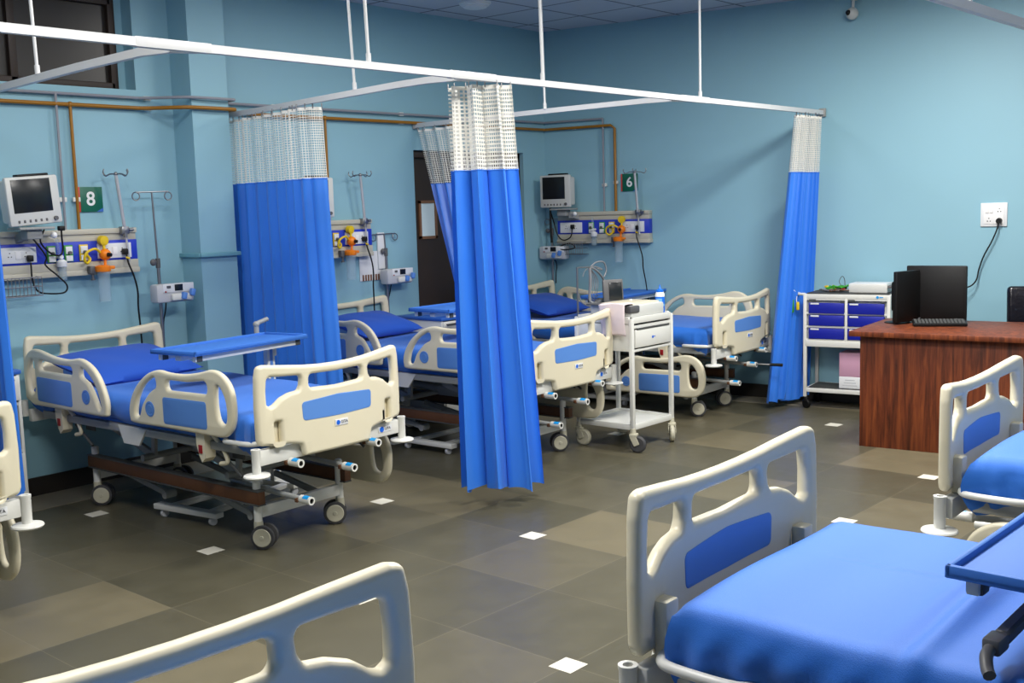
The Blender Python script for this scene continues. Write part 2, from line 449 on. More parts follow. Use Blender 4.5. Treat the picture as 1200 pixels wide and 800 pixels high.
# ------------------------------------------------------------------ curtain rails
RZ = 2.458
RH = .034                              # rail section
def rail_bar(mb, pts, w=.03, h=.036):
    P = [Vector(p) for p in pts]
    L, R = [], []
    for i, p in enumerate(P):
        a = P[max(i - 1, 0)]; b = P[min(i + 1, len(P) - 1)]; t = (b - a); t.z = 0; t.normalize(); n = Vector((-t.y, t.x, 0)) * w / 2
        L.append(p + n); R.append(p - n)
    rows = [[mb.bm.verts.new(l + Vector((0, 0, h / 2))), mb.bm.verts.new(r + Vector((0, 0, h / 2))), mb.bm.verts.new(r - Vector((0, 0, h / 2))), mb.bm.verts.new(l - Vector((0, 0, h / 2)))] for l, r in zip(L, R)]
    for a, b in zip(rows, rows[1:]):
        for k in range(4): mb.bm.faces.new((a[k], a[(k + 1) % 4], b[(k + 1) % 4], b[k]))
    mb.bm.faces.new(rows[0]); mb.bm.faces.new(rows[-1][::-1])
def rod(parent, top, bot):
    m = MB(); m.cyl((bot[0], bot[1], RZ + .015), (top[0], top[1], H), .0085, seg=10); m.cyl((bot[0], bot[1], RZ + .015), (bot[0] * .97 + top[0] * .03, bot[1] * .97 + top[1] * .03, RZ + .06), .013, seg=10)
    m.lathe([(0, 0), (.03, 0), (.03, .012), (0, .012)], (top[0], top[1], H - .013))
    return m.build('hanger_rod', RAILW, parent)
FY = -1.945
def fy(x): return FY + .012 * (x + .5)
xe = XB(-1.87) - .002
fr_ = root('curtain_rail', 'long white curtain rail running across the aisle ends of all bays to the right wall', 'curtain rail')
m = MB(); rail_bar(m, [(-4.5, fy(-4.5), RZ), (3.62, fy(3.62), RZ)]); m.build('rail_bar', RAILW, fr_)
m = MB(); rail_bar(m, [(3.62, fy(3.62), RZ), (xe, fy(xe), RZ)]); m.build('rail_bar', RAILW, fr_)
for x in (-.52, 1.33, 3.62):
    m = MB(); m.box((x + .02, fy(x), RZ), (.36, .036, .042), .003); m.build('joint_sleeve', RAILW, fr_)
m = MB(); m.box((xe - .012, fy(xe), RZ), (.02, .06, .07), .004); m.build('wall_bracket', GREYM, fr_)
for x, dx in ((.60, -.03), (1.96, -.02), (3.72, 0), (-1.6, 0), (-3.2, 0)): rod(fr_, (x + dx, fy(x)), (x, fy(x)))
def cross(pts, label, rods):
    r = root('curtain_rail', label, 'curtain rail')
    m = MB(); rail_bar(m, pts); m.build('rail_bar', RAILW, r)
    a = pts[0]; m = MB(); m.box((a[0], a[1] - .012, a[2]), (.07, .02, .06), .004); m.build('wall_bracket', GREYM, r)
    for (x, y, dx) in rods: rod(r, (x + dx, y), (x, y))
    return r
def bend(xw, x1, xj, yj):
    P = [(xw, YA(xw), RZ), (x1, -1.45, RZ)]
    for k in range(1, 9):
        a = k / 8 * PI / 2; P.append((x1 + (xj - x1) * (1 - math.cos(a)), -1.45 + (yj + 1.45) * math.sin(a), RZ))
    return P
cross([(-.36, YA(-.36), RZ), (-.40, 0, RZ), (-.48, -1.1, RZ), (-.50, -1.7, RZ), (-.46, -1.86, RZ), (-.36, fy(-.4) + .03, RZ)], 'white cross rail at far left, above the dark high window', [(-.455, -.63, -.02)])
cross([(1.577, YA(1.577), RZ), (1.52, .2, RZ), (1.41, -.575, RZ), (1.29, -1.40, RZ), (1.275, -1.65, RZ), (1.31, -1.82, RZ), (1.42, fy(1.4) + .03, RZ)], 'white cross rail from the pillar out to the foremost hanging curtain', [(1.35, -.946, -.04)])
cross([(3.484, YA(3.484), RZ), (3.44, 0, RZ), (3.41, -.9, RZ), (3.42, -1.65, RZ), (3.46, -1.82, RZ), (3.58, fy(3.5) + .03, RZ)], 'white cross rail from above the dark door to the aisle rail', [(3.405, -.73, -.02)])
nr = root('curtain_rail', 'grey-white rail crossing the top right corner of the view', 'curtain rail')
m = MB(); rail_bar(m, [(-3.8, -4.54, RZ), (xe + .45, -4.62, RZ)]); m.build('rail_bar', RAILW, nr)
for x in (1.345, 3.4, -2.2): rod(nr, (x, -4.58), (x, -4.58))

# ------------------------------------------------------------------ curtains
def pathpt(P, s):
    P = [Vector(p) for p in P]; L = [0]
    for a, b in zip(P, P[1:]): L.append(L[-1] + (b - a).length)
    d = s * L[-1]
    for i in range(len(P) - 1):
        if d <= L[i + 1] + 1e-9:
            t = (d - L[i]) / max(L[i + 1] - L[i], 1e-9); q = P[i].lerp(P[i + 1], t); e = (P[i + 1] - P[i]).normalized(); return q, e, L[-1]
def curtain(label, top, bot, zt, zn, zb, folds, amp, seed, netm, width, flat=.6, nu=None, nopleat=None):
    """top / bot: xy paths; zn = height where net meets cloth; width = cloth width for the net's weave"""
    rnd = random.Random(seed)
    r = root('privacy_curtain', label, 'curtain')
    top = catmull([(x, y, 0) for x, y in top], 8); bot = catmull([(x, y, 0) for x, y in bot], 8)
    ks = [rnd.uniform(.75, 1.3) for _ in range(folds)]; tot = sum(ks); cum = [0]
    for k in ks: cum.append(cum[-1] + k / tot)
    am = [rnd.uniform(.65, 1.2) for _ in range(folds)]
    ph2 = [rnd.uniform(-.5, .5) for _ in range(folds)]
    def fold(s, v):
        for i in range(folds):
            if s <= cum[i + 1] + 1e-9:
                u = (s - cum[i]) / (cum[i + 1] - cum[i]); a = am[i]
                # sharper backs, broad fronts
                w_ = math.tanh(flat * math.sin(2 * PI * u + .4 * math.sin(2 * PI * u))) / math.tanh(flat)
                return a * (w_ + .14 * math.sin(4 * PI * u + ph2[i] + v)), .35 * a * math.sin(4 * PI * u)
        return 0, 0
    def f(s, z):
        v = (zt - z) / (zt - zb)
        a, ea, la = pathpt(top, s); b, eb, lb = pathpt(bot, s)
        q = a.lerp(b, v); e = ea.lerp(eb, v); e.z = 0; e.normalize(); n = Vector((-e.y, e.x, 0))
        g = .75 + .35 * v
        if nopleat: g *= nopleat(s)
        o, t = fold(s, v * .8)
        q = q + n * (o * amp * g) + e * (t * amp * g * .6)
        q.z = z + (.012 * math.sin(9 * s + seed) + .01 * math.sin(31 * s)) * v * v
        return q
    nu = nu or folds * 14
    up = MB(); up.grid(lambda s, t: f(s, zt + (zn - zt) * t), nu, 10, lambda s, t: (s * width, (zt - zn) * t))
    up.build('net_panel', netm, r, ang=180)
    lo = MB(); lo.grid(lambda s, t: f(s, zn + (zb - zn) * t), nu, 24, lambda s, t: (s * width, t))
    lo.build('cloth_panel', SATIN, r, ang=180)
    for i in range(folds * 2 + 1):
        hk = MB(); q = f(min(i / (folds * 2), 1), zt); hk.cyl((q.x, q.y, zt - .01), (q.x, q.y, RZ - .012), .004, seg=6)
        hk.build('curtain_hook', STEEL, r)
    sm = MB(); sm.tube([f(i / nu, zn) + Vector((0, 0, 0)) for i in range(nu + 1)], .004, 5, smooth=False); sm.build('seam', SATIN, r)
    return r
curtain('blue privacy curtain with broad white net top gathered alone at the aisle corner in mid-view',
        [(1.43, -1.66), (1.44, -1.82), (1.54, -1.92), (1.64, -1.945)], [(1.46, -1.62), (1.50, -1.80), (1.64, -1.92), (1.83, -1.93)], 2.425, 1.955, .10, 4, .058, 17, NET, 1.7, 1.0, 110)
curtain('blue privacy curtain with grey-white net spread beside the pillar, behind the first full bed',
        [(1.572, .70), (1.50, .15), (1.40, -.36), (1.50, -.44)], [(1.575, .70), (1.52, .15), (1.44, -.36), (1.57, -.46)], 2.42, 1.965, .25, 9, .026, 5, NETF, 1.6)
curtain('blue privacy curtain drawn slantwise in front of the dark door',
        [(3.48, .74), (3.45, .25), (3.43, -.12)], [(3.53, .18), (3.49, -.06), (3.46, -.22)], 2.42, 1.96, .30, 7, .045, 23, NETF, 1.6)
curtain('narrow blue privacy curtain bunched against the right wall beside the drawer trolley',
        [(5.20, fy(5.2)), (5.40, fy(5.4)), (5.62, fy(5.6))], [(5.06, -1.70), (5.31, -1.735), (5.62, -1.755)], 2.42, 1.96, .06, 6, .045, 31, NETF, 1.3)
curtain('blue privacy curtain cut off by the left edge of the view beside the bedside cabinet',
        [(-.40, .27), (-.42, .16), (-.44, .06)], [(-.42, .22), (-.47, -.02), (-.51, -.20)], 2.42, 1.96, .27, 4, .035, 41, NETF, 1.2)

# ------------------------------------------------------------------ hospital bed
BW, BL = .04, 2.25
def mir(p): return [(-x, z, *r) for x, z, *r in p][::-1]
def bow(x): return -BW * (1 - min(1, (x / .487) ** 2))
half = [(.225, .522, .012), (.240, .585, .02), (.30, .598, .03), (.475, .612, .03), (.488, .64, .02), (.490, .80, .2), (.484, .95, .1), (.472, 1.006, .03), (.44, 1.012, .03), (.38, 1.005, .1), (.30, .996, .1), (.20, .985, .1), (.10, .979, .1)]
OUT = rpoly(half + [(0, .977, .1)] + mir(half))
CH = rpoly([(-.18, .935, .022), (0, .931, .1), (.18, .935, .022), (.182, .866, .022), (0, .858, .1), (-.182, .866, .022)])
RHOLE = [(.226, .936, .02), (.36, .944, .1), (.424, .951, .022), (.432, .88, .1), (.431, .812, .012), (.412, .800, .012), (.39, .808, .03), (.35, .838, .06), (.30, .856, .06), (.246, .862, .02), (.232, .885, .03)]
SLOT = [(.358, .722, .006), (.394, .722, .006), (.394, .614, .006), (.358, .614, .006)]
CUTS = [x * .045 for x in range(-10, 11)]
def bwarp(y0, sgn):
    return lambda c: Vector((c.x, y0 + sgn * (bow(c.x) + c.z), c.y))
def bed_board(name, y0, sgn, parent, dz=0):
    polys = [OUT, CH, rpoly(RHOLE), rpoly(mir(RHOLE)), rpoly(SLOT), rpoly(mir(SLOT))]
    bm = board(polys, .044, .019, CUTS, bwarp(y0, sgn), 3)
    o = from_bm(bm, name, CREAM, parent, 50)
    bl = rpoly([(-.233, .705, .02), (-.238, .80, .02), (0, .813, .3), (.238, .80, .02), (.233, .705, .02), (0, .70, .3)])
    from_bm(board([bl], .048, .002, CUTS, bwarp(y0, sgn), 1), 'board_panel', BLUEP, o)
    for s in (-1, 1):
        m = MB(); x = s * .376
        m.box((x, y0 + sgn * (.036 + bow(.376)), .664), (.058, .045, .138), .008)
        m.build('handle_pocket', CREAM, o)
    o.location.z = dz
    return o
def badge(parent, x, y, z, slope=0.0, k=1.0):
    m = MB(); m.box((x, y, z), (.088 * k, .003, .034 * k), .001, (0, 0, slope)); b = m.build('maker_badge', SOCKET, parent)
    m = MB(); m.lathe([(0, 0), (.0125 * k, 0), (.0125 * k, .001), (0, .001)], (x - .024 * k, y - .0015, z), (0, -1, 0), 18); m.build('round_logo', LOGOB, b)
    text_mesh('GITA', .021 * k, 'lettering', TEXTD, b, Matrix.Translation((x + .018 * k, y - .002, z)) @ UP)
def side_shape(flip):
    if not flip:
        out = [(1.05, .631), (1.083, .655), (1.086, .71), (1.055, .78), (.99, .852), (.895, .912), (.79, .940), (.69, .933), (.56, .934), (.43, .951), (.32, .973), (.235, .957), (.168, .90), (.143, .81), (.155, .71), (.205, .650), (.28, .631), (.50, .631), (.80, .631)]
        A = [(1.028, .685), (1.0, .77), (.93, .85), (.84, .896), (.816, .885), (.818, .845), (.88, .812), (.95, .745), (.982, .685), (1.006, .668)]
        B = [(.717, .893, .025), (.54, .893, .2), (.36, .913, .028), (.36, .843, .025), (.717, .837, .025)]
        Cc = [(.286, .88), (.258, .893), (.218, .835), (.206, .77), (.214, .715), (.244, .702), (.278, .725), (.292, .80)]
        bl = [(.752, .80, .018), (.368, .806, .018), (.368, .662, .018), (.752, .656, .018)]; dial = (.875, .724); br = .44
    else:
        out = [(1.345, .633), (1.314, .66), (1.313, .73), (1.36, .83), (1.44, .908), (1.56, .951), (1.70, .938), (1.86, .945), (2.02, .972), (2.11, .975), (2.185, .94), (2.225, .87), (2.232, .77), (2.205, .68), (2.15, .635), (2.08, .631), (1.85, .631), (1.55, .631)]
        A = [(1.372, .685), (1.40, .77), (1.46, .845), (1.54, .896), (1.568, .885), (1.566, .845), (1.50, .812), (1.445, .745), (1.412, .685), (1.392, .668)]
        B = [(1.66, .896, .025), (1.85, .898, .2), (2.04, .916, .028), (2.04, .850, .025), (1.66, .846, .025)]
        Cc = [(2.10, .90), (2.14, .905), (2.175, .84), (2.182, .77), (2.165, .71), (2.13, .702), (2.102, .74), (2.095, .82)]
        bl = [(1.675, .806, .018), (2.072, .812, .018), (2.072, .664, .018), (1.675, .658, .018)]; dial = (1.52, .732); br = 1.86
    c2 = lambda L: [(p.x, p.y) for p in catmull([(a, b, 0) for a, b in L], 4, True)]
    return [c2(out), c2(A), rpoly(B), c2(Cc)], rpoly(bl), dial, br
def bed_rail(side, flip, parent):
    polys, bl, dial, br = side_shape(flip); X = side * .492
    warp = lambda c: Vector((X + side * c.z, c.x, c.y))
    o = from_bm(board(polys, .034, .0155, (), warp, 3), 'side_rail', CREAM, parent, 50)
    from_bm(board([bl], .019, .002, (), lambda c: Vector((X + side * (c.z + .0095), c.x, c.y)), 1), 'rail_panel', BLUEP, o)
    m = MB()
    for s in (side,): m.lathe([(.042, 0), (.042, .003), (.033, .0045), (.031, .003), (.025, .003), (.023, .005), (0, .005)], (X + s * .0165, dial[0], dial[1]), (s, 0, 0), 24)
    m.build('rail_dial', BLUEP, o)
    # hinge bracket under the rail
    m = MB()
    pts = [(0, .64), (.075, .64), (.07, .56), (.05, .505), (.03, .475), (.0, .50)]
    for s in (0,):
        p = [(br + a, b) for a, b in pts]
        lo = [m.bm.verts.new((X - side * .01, y, z)) for y, z in p]; hi = [m.bm.verts.new((X - side * .075, y, z)) for y, z in p]
        m.bm.faces.new(lo); m.bm.faces.new(hi[::-1])
        for i in range(len(p)): j = (i + 1) % len(p); m.bm.faces.new((lo[i], hi[i], hi[j], lo[j]))
    m.tube([(X - side * .05, br - .02, .62), (X - side * .06, br - .08, .56), (X - side * .06, br - .12, .49), (X - side * .06, br - .06, .47)], .012, 8)
    bk = m.build('rail_bracket', CREAM, parent)
    m = MB(); m.box((X - side * .008, br + .036, .545), (.006, .03, .045), .002); m.build('release_button', RED, bk)
    m = MB(); m.cyl((X - side * .07, br - .05, .53), (X - side * .07, br - .22, .42), .008, seg=8); m.box((X - side * .10, br - .16, .54), (.006, .10, .08), .002); m.build('hinge_strut', DARKM, bk)
    return o

CREASE = ((-.30, .665, .46, .64, .024, .026), (-.25, .60, .34, .575, .012, .035), (-.08, .30, -.06, .60, .005, .009))
def mattress(name, parent, ridge=False, seed=1):
    rnd = random.Random(seed); m = MB()
    hx, y0, y1, z0, z1, rad = .452, .085, 2.20, .60, .755, .05
    # cross-section swept around: superellipse box grid
    NX, NY = (90, 180) if ridge else (36, 72)
    def top(u, v):
        x = (u * 2 - 1); y = v
        ex = abs(x) ** 1; X = x * hx; Y = y0 + (y1 - y0) * y
        dx = hx - abs(X); dy = min(Y - y0, y1 - Y)
        fall = 0
        for dd in (dx, dy):
            if dd < rad: fall += rad - math.sqrt(max(rad * rad - (rad - dd) ** 2, 0))
        Z = z1 - min(fall, rad) * .55
        Z += .004 * math.sin(7 * X + 3 * Y) + .003 * math.sin(11 * Y - 5 * X + 1)
        if ridge:
            for (ax, ay, bx, by, hgt, wd) in CREASE:
                ux, uy = bx - ax, by - ay; ll = math.hypot(ux, uy); t = ((X - ax) * ux + (Y - ay) * uy) / ll / ll; dd = ((X - ax) * uy - (Y - ay) * ux) / ll
                if -.4 < t < 1.4: Z += hgt * math.exp(-(dd / wd) ** 2) * max(0, 1 - abs(t - .5) / .9)
        return Vector((X, Y, Z))
    m.grid(top, NX, NY)
    # side skirt
    per = []
    for i in range(NX + 1): per.append((i / NX, 0))
    for j in range(1, NY + 1): per.append((1, j / NY))
    for i in range(NX - 1, -1, -1): per.append((i / NX, 1))
    for j in range(NY - 1, 0, -1): per.append((0, j / NY))
    N = len(per); K = 7
    base = [top(*p) for p in per]
    cor = [0, NX, NX + NY, 2 * NX + NY]
    def sk(a, t):
        i = int(round(a * N)) % N; p = base[i].copy()
        c = Vector((0, (y0 + y1) / 2, 0)); 
        if i <= NX: n = Vector((0, -1, 0))
        elif i <= NX + NY: n = Vector((1, 0, 0))
        elif i <= 2 * NX + NY: n = Vector((0, 1, 0))
        else: n = Vector((-1, 0, 0))
        dc = min(min(abs(i - q), N - abs(i - q)) for q in cor) * 36 / NX
        if i in cor: n = Vector((p.x, p.y - c.y, 0)); n = Vector((1 if p.x > 0 else -1, 1 if p.y > c.y else -1, 0)).normalized() * 1.1
        wr = math.exp(-(dc / 5.0) ** 2)
        bul = .014 * math.sin(PI * min(t * 1.15, 1)) + wr * ((.006 if ridge else .018) * math.sin(i * (.7 if ridge else 2.1) + seed) * math.sin(PI * t)) + .004 * math.sin(i * .7 + t * 4) * min(1, t * 5)
        low = z0 - .060 * wr * (1 if i <= NX + 8 or i > N - 8 else .3) - .012 * math.sin(i * .35 + seed)
        q = p + n * bul; q.z = p.z + (low - p.z) * t
        if t > .85: q -= n * .02 * (t - .85) / .15
        return q
    m.grid(lambda a, t: sk(a, t), N, K)
    bmesh.ops.remove_doubles(m.bm, verts=m.bm.verts, dist=.0006)
    # bottom cover
    m.box((0, (y0 + y1) / 2, .600), (hx * 2 - .05, y1 - y0 - .05, .015))
    return m.build(name, SHEET, parent, ang=75)

def caster(p, parent, ang):
    x, y = p; c, s = math.cos(ang), math.sin(ang)
    R = Matrix.Translation((x, y, 0)) @ Matrix.Rotation(ang, 4, 'Z')
    m = MB(); m.cyl((0, 0, .085), (0, 0, .145), .026, .024, 14); m.box((0, -.015, .09), (.03, .05, .05), .01)
    m.bm.transform(R); h = m.build('caster', CASTER, parent)
    for sx in (-1, 1):
        m = MB(); m.lathe([(0, -.013), (.052, -.013), (.063, -.010), (.065, 0), (.063, .010), (.052, .013), (.0, .013)], (sx * .030, -.03, .065), (1, 0, 0), 28)
        m.bm.transform(R); w_ = m.build('wheel', RUBBER, h)
        m = MB(); m.lathe([(0, 0), (.050, 0), (.046, .004), (.012, .004), (.010, .007), (0, .007)], (sx * .0425, -.03, .065), (sx, 0, 0), 24)
        m.bm.transform(R); m.build('wheel_cap', CASTER, w_)
    return h

def make_bed(label):
    r = root('hospital_bed', label, 'bed', group='hospital beds of the ward')
    fb = bed_board('footboard', 0, 1, r); badge(fb, .012, bow(0) - .0235, .661)
    hb = bed_board('headboard', BL, -1, r, .03)
    for sd in (-1, 1):
        for fl in (False, True): bed_rail(sd, fl, r)
    mattress('mattress', r)
    # deck
    m = MB()
    for sd in (-1, 1): m.box((sd * .43, 1.12, .565), (.035, 2.06, .045), .006)
    for y in (.12, .65, 1.2, 1.75, 2.1): m.box((0, y, .565), (.86, .035, .04), .004)
    m.box((0, 1.12, .588), (.84, 2.02, .006))
    m.build('deck_frame', GREYM, r)
    for sd in (-1, 1):
        m = MB(); p = [(1.02, .585), (1.30, .585), (1.25, .485), (1.10, .485)]
        for q in (0,):
            lo = [m.bm.verts.new((sd * .452, y, z)) for y, z in p]; hi = [m.bm.verts.new((sd * .440, y, z)) for y, z in p]
            m.bm.faces.new(lo); m.bm.faces.new(hi[::-1])
            for i in range(4): j = (i + 1) % 4; m.bm.faces.new((lo[i], hi[i], hi[j], lo[j]))
        m.build('side_plate', WHITEM, r)
        m = MB(); m.tube([(sd * .40, .30, .60), (sd * .478, .27, .61), (sd * .482, .12, .612), (sd * .462, .062, .613), (sd * .40, .045, .612), (sd * .30, .06, .59)], .0135, 10, 5); m.build('mattress_stop', WHITEM, r)
    for y, nm in ((.012, 'foot_crossbar'), (BL - .005, 'head_crossbar')):
        m = MB(); m.box((0, y, .552), (.96, .042, .078), .006); m.build(nm, WHITEM, r)
        for sd in (-1, 1):
            m = MB(); yy = y - .018 if y < 1 else y + .018
            if y < 1: m.lathe([(.013, .603), (.024, .603), (.024, .595), (.022, .588), (.0215, .482), (.064, .476), (.067, .470), (.062, .463), (.0, .461)], (sd * .502, yy, 0), (0, 0, 1), 22)
            else: m.lathe([(.013, .648), (.022, .648), (.022, .55), (0, .55)], (sd * .502, yy, 0), (0, 0, 1), 22)
            m.lathe([(.013, .603 if y < 1 else .648), (.013, .57), (0, .57)], (sd * .502, yy, 0), (0, 0, 1), 22)
            m.build('corner_bumper' if y < 1 else 'pole_socket', WHITEM, r)
    xo = MB(); xo.box((.37, -.0105, .556), (.10, .003, .034), .001); bb = xo.build('bracket_badge', SOCKET, r)
    m = MB(); m.lathe([(0, 0), (.0155, 0), (.0155, .001), (0, .001)], (.345, -.0125, .556), (0, -1, 0), 18); m.build('round_logo', LOGOB, bb)
    text_mesh('GITA', .02, 'lettering', TEXTD, bb, Matrix.Translation((.388, -.0128, .556)) @ UP)
    # base frame
    for sd in (-1, 1):
        m = MB(); m.box((sd * .30, 1.06, .278), (.045, 1.66, .066), .004); m.build('base_beam', RUST, r)
        m = MB(); m.box((sd * .30, 1.06, .315), (.052, 1.66, .008), .002); m.box((sd * .30, 1.06, .241), (.052, 1.66, .008), .002); m.build('beam_cap', DARKM, r)
    for y in (.29, 1.86):
        m = MB(); m.box((0, y, .193), (.54, .035, .062), .004); m.build('base_crossbar', WHITEM, r)
        for sd in (-1, 1):
            m = MB(); m.cyl((sd * .285, y, .13), (sd * .285, y, .36), .0215, seg=16); m.cyl((sd * .285, y, .355), (sd * .285, y, .366), .024, .016, 16); m.build('leg', WHITEM, r)
            caster((sd * .285, y), r, {(-1, .29): .55, (1, .29): .85 + PI, (-1, 1.86): .75, (1, 1.86): .4}[(sd, y)])
    # lifting linkage
    for sd in (-1, 1):
        m = MB(); m.bar((sd * .22, 1.78, .50), (sd * .22, 1.32, .36), .025, .045); m.bar((sd * .22, .98, .50), (sd * .22, .52, .36), .025, .045)
        m.bar((sd * .24, 1.62, .23), (sd * .24, 1.17, .155), .022, .036); m.bar((sd * .24, .80, .23), (sd * .24, .38, .155), .022, .036)
        m.cyl((sd * .20, 1.17, .155), (sd * .27, 1.17, .155), .024, seg=14); m.cyl((sd * .20, .38, .155), (sd * .27, .38, .155), .024, seg=14)
        m.bar((sd * .22, 1.32, .36), (sd * .22, 1.30, .57), .022, .04); m.bar((sd * .22, .52, .36), (sd * .22, .50, .57), .022, .04)
        m.build('lift_arm', GREYM, r)
    m = MB()
    for y in (1.32, .52): m.cyl((-.30, y, .36), (.30, y, .36), .02, seg=12)
    m.box((0, .95, .40), (.10, .5, .07), .008); m.cyl((0, 1.2, .40), (0, 1.75, .44), .028, seg=14)
    m.build('lift_actuator', GREYM, r)
    # folded crank shafts
    for x, z, yl in ((-.30, .505, .30), (.055, .412, .62), (-.245, .300, .55), (.235, .512, .35)):
        m = MB(); m.cyl((x, -.035, z), (x, yl, z + .02), .0145, seg=12); cs = m.build('crank_shaft', GREYM, r)
        m = MB(); m.lathe([(.013, -.10), (.0215, -.10), (.0215, -.02), (.016, -.015), (.0, -.015)], (x, 0, z), (0, 1, 0), 18); m.build('shaft_sleeve', WHITEM, cs)
        m = MB(); m.lathe([(0, -.092), (.0135, -.092), (.0135, -.09), (0, -.09)], (x, 0, z), (0, 1, 0), 16); m.build('shaft_bore', BLACK, cs)
        m = MB()
        m.grid(lambda u, v: Vector((x - .0221 * math.cos(.5 + u * 1.5), -.088 + .042 * v, z + .0221 * math.sin(.5 + u * 1.5))), 6, 1); m.build('shaft_label', LABB, cs)
        m = MB(); m.box((x - .018, -.008, z - .004), (.02, .022, .022), .004); m.build('crank_joint', RUST, cs)
    return r

DOWN = Vector((0, -.07, -.435))
BASE = ('base', 'beam', 'leg', 'caster')
def setup_bed(b, x, y, rz, dz, low):
    b.location = (x, y, 0); b.rotation_euler = (0, 0, rz)
    n = 0
    for ch in b.children:
        nm = ch.name.split('.')[0]
        if nm == 'side_rail':
            if n in low: ch.location = DOWN.copy()
            n += 1
        if dz and not nm.startswith(BASE): ch.location.z += dz
# rails in order: 0 left foot, 1 left head, 2 right foot, 3 right head
specs = [
 ('hospital bed under the number 8 sign with left rails up and pillow', .482, -1.652, .041, 0, (2, 3)),
 ('hospital bed half hidden behind the gathered mid-view curtain, left rails up', 2.64, -1.53, .033, .012, (2, 3)),
 ('hospital bed in the far corner along the right wall, near rail lowered', 4.83, -1.585, .058, -.005, (0, 1)),
 ('hospital bed cut off by the left edge, only its foot corner showing', -1.623, -1.617, .05, 0, (2, 3)),
 ('hospital bed in the foreground with bare blue mattress under a tray table', -.606, -4.675, PI + .031, .06, (0, 1, 2, 3)),
 ('hospital bed cut off at the right edge in front of the wooden desk', 1.375, -4.665, PI + .036, .035, (0, 1, 2, 3)),
 ('hospital bed at the bottom left corner showing only its top board', -2.165, -4.53, 3.09, .035, (0, 1, 2, 3)),
]
proto = make_bed(specs[0][0])
BEDS = [proto] + [copy_tree(proto) for _ in specs[1:]]
for b, (lab, x, y, rz, dz, low) in zip(BEDS, specs):
    b['label'] = lab; setup_bed(b, x, y, rz, dz, low)
# the foreground mattress has its own creases
for ch in list(BEDS[4].children):
    if ch.name.startswith('mattress') and not ch.name.startswith('mattress_stop'):
        z = ch.location.copy(); bpy.data.objects.remove(ch); mm = mattress('mattress', BEDS[4], True, 3); mm.location = z
# crank handle pulled out at the corner bed
m = MB(); m.cyl((.055, -.095, .412), (.075, -.22, .412), .007, seg=8); ck = m.build('crank_handle', STEEL, BEDS[2])
m = MB(); m.cyl((.075, -.21, .412), (.095, -.31, .412), .013, seg=12); m.build('hand_grip', BLACK, ck)

def bedpt(i, p):
    b = BEDS[i]; c, s = math.cos(b.rotation_euler.z), math.sin(b.rotation_euler.z)
    return Vector((b.location.x + c * p[0] - s * p[1], b.location.y + s * p[0] + c * p[1], p[2]))
def pillow(i, p, rz, label, tilt=.12, sx=.36, sy=.22):
    m = MB()
    def shape(sgn):
        def f(u, v):
            a, b = u * 2 - 1, v * 2 - 1
            k = (1 - abs(a) ** 3.0) * (1 - abs(b) ** 3.0); k = max(k, 0) ** .55
            px = a * sx * (1 - .06 * (1 - abs(b)) * abs(a)); py = b * sy * (1 - .08 * (1 - abs(a)) * abs(b))
            return Vector((px, py, sgn * (.066 * k) + .003 * math.sin(6 * a + 4 * b) * k))
        return f
    m.grid(shape(1), 28, 20); m.grid(shape(-1), 28, 20)
    bmesh.ops.remove_doubles(m.bm, verts=m.bm.verts, dist=.004)
    m.bm.transform(Matrix.Rotation(tilt, 4, 'X'))
    o = m.build('pillow', PILLOW, ang=80)
    o.location = bedpt(i, p); o.rotation_euler = (0, 0, BEDS[i].rotation_euler.z + rz)
    return tag(o, label, 'pillow', 'pillows on the beds')
pillow(0, (.0, 1.92, .838), .10, 'plump blue pillow on the bed under the number 8 sign', .24, .40, .27)
pillow(1, (.04, 1.95, .865), .05, 'blue pillow on the bed half hidden behind the gathered curtain', .24, .33, .24)
pillow(2, (-.02, 1.95, .85), .05, 'dark blue pillow on the far corner bed below the wall monitor', .24, .37, .25)

